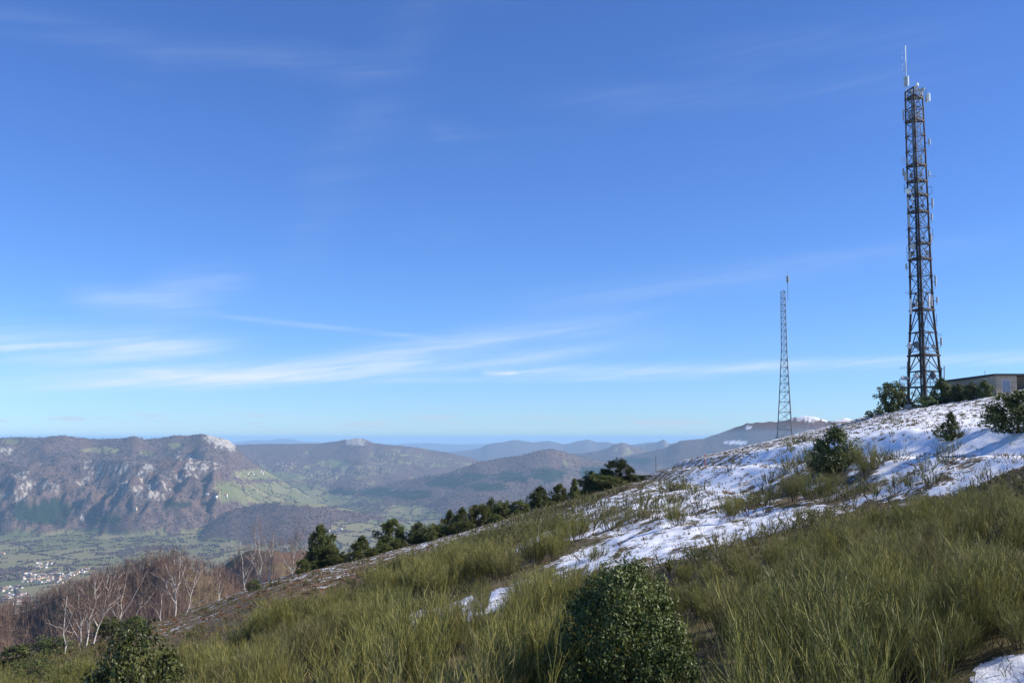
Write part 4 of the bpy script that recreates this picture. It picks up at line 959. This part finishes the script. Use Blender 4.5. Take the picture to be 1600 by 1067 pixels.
    for u, v in ((1471, 573), (1475.5, 571)): bar('whip_antenna', s(u, 600, .8), s(u, v, .8), .13, M['galvdark'], t, rnd=True)
    bar('standoff', s(1466, 576, .8), s(1476, 576, .8), .06, M['galvdark'], t); bar('standoff', s(1466, 592, .8), s(1476, 592, .8), .06, M['galvdark'], t)
    bx = s(1443, 597, -2.0); bar('equipment_box', bx - Vector((0, 0, .45)), bx + Vector((0, 0, .45)), .45, M['white'], t, .3)
    for k in range(3):
        p = at(632)[k]; bar('footing', (p.x, p.y, -1.2), (p.x, p.y, .18), .8, M['greyp'], t)
tall_tower()

def small_mast():
    t, P = mast_frame(1230, 681, 196., 'lattice_mast', 'slim grey lattice mast on the ridge left of the tall tower', 'mast')
    at = legs3([(684, 27), (658, 23.5), (612, 17.5), (549, 10), (455, 7.6)], P, 1230)
    lv = [684, 671, 658, 644, 628, 612, 599, 587, 574, 562, 549, 538, 527, 516.5, 506.5, 496, 486, 476, 466, 455]
    pts = [at(v) for v in lv]
    pts = [[Vector((p.x * math.cos(.5) - p.y * math.sin(.5), p.x * math.sin(.5) + p.y * math.cos(.5), p.z)) for p in q] for q in pts]
    for k in range(3): tube_obj('leg', [p[k] for p in pts], np.linspace(.11, .06, len(lv)), M['galvdark'], t, 8)
    for i in range(len(lv)):
        for a, b in ((0, 1), (1, 2), (2, 0)):
            if i: bar('crossbar', pts[i][a], pts[i][b], .085 if i < 10 else .06, M['galvdark'], t)
            if i + 1 < len(lv): bar('brace', pts[i][a], pts[i + 1][b], .06, M['galv'], t); bar('brace', pts[i][b], pts[i + 1][a], .06, M['galv'], t)
    bar('antenna_pole', P(1231.2, 470), P(1230.6, 433), .10, M['galvdark'], t, rnd=True)
    for dx in (-.14, .14): panel(t, P(1230.6, 436) + Vector((dx, -.05, 0)), .22, 1.35, M['greyp'])
    bar('whip_antenna', P(1230.6, 431), P(1230.4, 425), .04, M['galv'], t)
    q = P(1224, 456); bar('whip_antenna', q, q + Vector((0, 0, .5)), .05, M['galvdark'], t)
    for dx in (-.12, .12): bar('ladder_rail', (dx - .2, 0, 0), (pts[-1][1].x * .3 + dx, 0, pts[-1][0].z), .04, M['galv'], t)
    for k in range(3): p = pts[0][k]; bar('footing', (p.x, p.y, -1.), (p.x, p.y, .12), .6, M['greyp'], t)
small_mast()

def box_mesh(name, x0, x1, y0, y1, z0, z1, bev=.015):
    import bmesh
    bm = bmesh.new(); bmesh.ops.create_cube(bm, size=1)
    for v in bm.verts: v.co = Vector(((x0 + x1) / 2 + v.co.x * (x1 - x0), (y0 + y1) / 2 + v.co.y * (y1 - y0), (z0 + z1) / 2 + v.co.z * (z1 - z0)))
    if bev: bmesh.ops.bevel(bm, geom=bm.edges[:], offset=bev, segments=1, affect='EDGES')
    me = bpy.data.meshes.new(name); bm.to_mesh(me); bm.free(); return me
def bx(name, m, parent, x0, x1, y0, y1, z0, z1, bev=.015): return obj(name, box_mesh(name, x0, x1, y0, y1, z0, z1, bev), m, parent)
def building():
    y0 = 130.; x0 = ray(1556, 600)[0] * y0; zr = ray(1556, 584)[1] * y0; zb = ray(1570, 618)[1] * y0
    t = thing('utility_building', 'low flat-roofed tan building with a blue-grey door on the hilltop', 'building', (x0, y0, zb))
    H = zr - zb - .16; k = y0 / F
    d0, d1 = (ray(1565, 600)[0] * y0 - x0), (ray(1579.5, 600)[0] * y0 - x0); dh = (618 - 592.5) * k; w = ray(1589, 600)[0] * y0 - x0
    bx('side_wall', M['render'], t, 0, .25, .26, 17.0, -2.5, H)
    bx('front_wall', M['render'], t, 0, d0, 0, .25, -2.0, H); bx('front_wall', M['render'], t, d1, w, 0, .25, -2.0, H); bx('lintel', M['render'], t, d0 + .002, d1 - .002, .003, .247, dh, H - .002)
    bx('recess_side_wall', M['render'], t, w - .25, w - .003, .26, 3.2, -2.0, H); bx('recess_back_wall', M['render'], t, w + .002, w + 9, 2.95, 3.2, -2.0, H); bx('rear_wall', M['render'], t, .26, w + 9, 16.75, 16.99, -2.5, H)
    bx('recess_post', M['frame'], t, w + 1.4, w + 1.55, .05, .2, -2., H)
    rf = bx('roof', M['roofing'], t, -.22, w + 9.2, -.25, 17.2, H + .003, H + .15); bx('fascia', M['roofing'], rf, -.25, -.222, -.25, 17.2, H - .10, H + .17, .004); bx('fascia', M['roofing'], rf, -.25, w + 9.2, -.28, -.252, H - .10, H + .17, .004)
    fr = bx('door_frame', M['frame'], t, d0 + .002, d0 + .12, .03, .2, -.3, dh - .002); bx('door_frame', M['frame'], t, d1 - .12, d1 - .002, .03, .2, -.3, dh - .002); bx('door_frame', M['frame'], t, d0 + .125, d1 - .125, .03, .2, dh - .12, dh - .004)
    dr = bx('door', M['door'], t, d0 + .125, d1 - .125, .09, .14, -.3, dh - .125); bx('handle', M['galvdark'], dr, d1 - .26, d1 - .2, .05, .088, .95, 1.1, .005)
    bx('door_panel', M['door'], dr, d0 + .2, d1 - .2, .078, .089, .15, .95, .004); bx('door_panel', M['door'], dr, d0 + .2, d1 - .2, .078, .089, 1.15, dh - .3, .004)
    bar('vent_pipe', (-.12, 2.6, H - .5), (-.12, 2.6, H + .75), .07, M['galv'], t, rnd=True); bx('wall_lamp', M['white'], t, -.26, -.003, 2.2, 2.5, H - .45, H - .28)
    bx('doorstep', M['greyp'], t, d0 - .3, d1 + .3, -.7, -.003, -1.2, -.05)
building()

def pole(name, label, u, vb, vt, m, th, y=None, cap=None):
    x, yy, z = ground(u, vb); h = ray(u, vt)[1] * yy - z
    t = thing(name, label, 'pole', (x, yy, z)); bar('shaft', (0, 0, -.3), (0, 0, h), th, m, t, rnd=True)
    bar('top', (0, 0, h), (0, 0, h + .05), th * 1.4, cap or m, t, rnd=True)
    if cap: bar('band', (0, 0, h * .55), (0, 0, h * .75), th * 1.08, cap, t, rnd=True)
pole('snow_pole', 'thin red snow marker pole beside the track', 1102, 729, 709, M['redpole'], .085, cap=M['white'])
pole('wooden_pole', 'thin wooden pole on the skyline left of the red marker', 1025, 737, 713, M['woodpole'], .10)

# ------------------------------------------------------------------ houses, hedges and trees in the valley
def hit_far(u, v):
    s, e = ray(u, v); d = np.geomspace(900, 20000, 6000); z, up, who = far_height(np.full_like(d, s), d); f = e * d - z
    k = int(np.argmax(f < 0)); return s * d[k], d[k], z[k]
def house_meshes(seed):
    rs = random.Random(seed); w, l, h = rs.uniform(8, 12), rs.uniform(11, 19), rs.uniform(4.5, 7.5); r = rs.uniform(2.0, 3.2); o = .5
    V = [(x, y, z) for z in (-6, h) for x, y in ((-l / 2, -w / 2), (l / 2, -w / 2), (l / 2, w / 2), (-l / 2, w / 2))] + [(-l / 2, 0, h + r - .1), (l / 2, 0, h + r - .1)]
    wm = mesh_np('house_wall', V, [np.array([(0, 1, 5, 4), (1, 2, 6, 5), (2, 3, 7, 6), (3, 0, 4, 7)]), np.array([(4, 7, 8), (5, 9, 6)])])
    e = .35 * r / (w / 2) * 1.2
    R = [(-l / 2 - o, -w / 2 - o, h - e), (l / 2 + o, -w / 2 - o, h - e), (l / 2 + o, 0, h + r + .15), (-l / 2 - o, 0, h + r + .15), (l / 2 + o, w / 2 + o, h - e), (-l / 2 - o, w / 2 + o, h - e)]
    R = R + [(x, y, z - .3) for x, y, z in R]
    rm = mesh_np('house_roof', R, np.array([(0, 1, 2, 3), (3, 2, 4, 5), (9, 8, 7, 6), (11, 10, 8, 9), (0, 6, 7, 1), (5, 4, 10, 11), (1, 7, 8, 2), (2, 8, 10, 4), (0, 3, 9, 6), (3, 5, 11, 9)]))
    return wm, rm
def village():
    rs = random.Random(3); walls = [M['wallA'], M['wallB'], M['wallB'], M['wallC'], M['wallA']]; roofs = [M['roofA'], M['roofB'], M['roofC'], M['roofA'], M['roofB']]
    var = []
    for k in range(10):
        wm, rm = house_meshes(k); wm.materials.append(walls[k % 5]); rm.materials.append(roofs[(k * 3 + k // 5) % 5]); var.append((wm, rm))
    G = [  # u range, v range, count, label, group
     (35, 106, 897, 911, 46, 'pale house with a tiled roof in the dense village on the valley floor', 'houses of the main village'),
     (106, 139, 889, 901, 14, 'pale house in the row running right from the village to the wooded knoll', 'houses right of the main village'),
     (57, 81, 879, 888, 9, 'pale house in the small hamlet behind the village', 'houses of the hamlet behind the village'),
     (0, 42, 915, 945, 30, 'pale house in the outskirts at the left edge below the village', 'houses at the left edge'),
     (434, 464, 723, 729, 12, 'tiny house in the far hamlet on the slope below the rocky peak', 'houses of the far hamlet'),
     (386, 412, 735, 741, 9, 'tiny house of the hamlet at the foot of the cliff', 'houses at the foot of the cliff')]
    singles = [(371, 745, 1.3, 'lone white farmhouse at the foot of the cliff'), (211, 795, 1.6, 'lone white farm below the rocky mountainside'), (338, 776, 1.2, 'white barn left of the long shed on the green terrace'),
               (352, 775, 2.0, 'long pale shed on the green terrace'), (531, 827, 1.4, 'white farm building in the fields right of the tallest pine'), (513, 830, 1.1, 'small white house just behind the tallest pine'),
               (3, 866, 1.5, 'white farm at the left edge of the valley floor'), (324, 772, 1.0, 'small farmhouse at the left end of the green terrace'), (487, 743, 1.2, 'lone white house in the far meadows')]
    def put(u, v, sc, lab, grp, i):
        x, y, z = hit_far(u, v); t = thing('house', lab, 'house', (x, y, z), rs.uniform(-.6, .6) + (math.pi / 2 if rs.random() < .3 else 0), grp); t.scale = (sc,) * 3
        wm, rm = var[i % 10]; obj('wall', wm, None, t); obj('roof', rm, None, t)
    i = 0
    for (u0, u1, v0, v1, n, lab, grp) in G:
        used = []
        for _ in range(n * 30):
            if len(used) >= n: break
            u = rs.uniform(u0, u1); f = (u - u0) / (u1 - u0)
            v = rs.uniform(v0, v1) if grp != 'houses right of the main village' else v1 - (v1 - v0) * f + rs.uniform(-2.5, 2.5)
            if any(abs(u - a) < 4.2 and abs(v - b) < 1.6 for a, b in used): continue
            used.append((u, v)); put(u, v, rs.uniform(.8, 1.15), lab, grp, i); i += 1
    for (u, v, sc, lab) in singles: put(u, v, sc, lab, None, i); i += 3
village()

def valley_trees():
    """hedgerows, copses and single trees on the valley floor and lower slopes: far too many to count"""
    rs = np.random.RandomState(12); acc = Acc()
    n = 420000; s = -.56 + .60 * rs.rand(n); d = 3300 + 6800 * rs.rand(n); z, up, who = far_height(s, d); x = s * d
    f, p, r, sn = far_cover(s, d, z, up, who)
    wx = x / 210 + .25 * pn(x / 500, d / 500, 5); wy = d / 330 + .25 * pn(x / 500, d / 500, 6)
    f1, f2, cid = vor(wx, wy)
    f3, f4, cid2 = vor(wx * 1.7 + 4, wy * 2.1 + 9, 11)
    hedge = ((f2 - f1) < .040) | (((f4 - f3) < .035) & (pn(x / 300, d / 300, 8) > .05))
    gap = pn(x / 70, d / 70, 9) > -.32
    copse = (fbm(x / 260, d / 260, 3, 14) > .72) & (rs.rand(n) < .2)
    keep = (f > .3) & ((hedge & gap) | copse | (rs.rand(n) < .002)); keep &= rs.rand(n) < .8
    x, d, z = x[keep], d[keep], z[keep]; m = len(x)
    # wooded slopes: a rough canopy of single crowns on the nearer hills
    n = 60000; s2 = -.56 + .68 * rs.rand(n); d2 = 3300 + 6800 * rs.rand(n); z2, up2, _ = far_height(s2, d2); F2 = far_cover(s2, d2, z2, up2, _)
    k2 = (F2[0] < .4) & (F2[2] < .3) & (rs.rand(n) < .5); x = np.concatenate([x, (s2 * d2)[k2]]); d = np.concatenate([d, d2[k2]]); z = np.concatenate([z, z2[k2]])
    N = len(x); rr = 2.6 + 3.0 * rs.rand(N); rr[m:] *= 1.15; hh = rr * (1.5 + .8 * rs.rand(N)); c = np.stack([x, d, z], 1)
    o = rs.rand(N, 5) * 6.28
    an = np.arange(4) / 4 * 2 * math.pi + o[:, :1]; ring = np.stack([np.cos(an) * rr[:, None] * (.7 + .6 * rs.rand(N, 4)), np.sin(an) * rr[:, None] * (.7 + .6 * rs.rand(N, 4)), hh[:, None] * (.45 + .2 * rs.rand(N, 4))], -1)
    V = np.concatenate([ring, np.stack([0 * rr, 0 * rr, hh], -1)[:, None], np.stack([0 * rr, 0 * rr, -1 + 0 * rr], -1)[:, None]], 1) + c[:, None]
    i = np.arange(N)[:, None] * 6; T = np.concatenate([np.concatenate([i + k, i + (k + 1) % 4, i + 4], 1) for k in range(4)] + [np.concatenate([i + (k + 1) % 4, i + k, i + 5], 1) for k in range(4)])
    acc.add(V.reshape(-1, 3), T=T, t=np.repeat(np.zeros(N), 6), r=np.repeat(rs.rand(N), 6))
    tag(obj('valley_trees', acc.mesh('valley_trees'), M['copse']), 'hedgerows and bare copses between the valley fields', 'trees', kind='stuff'); print('valley trees', N, m)
M['copse'] = foliage('hedge_and_copse', (.050, .044, .034), (.125, .092, .074), (.12, .09, .075), .9, 0)
valley_trees()
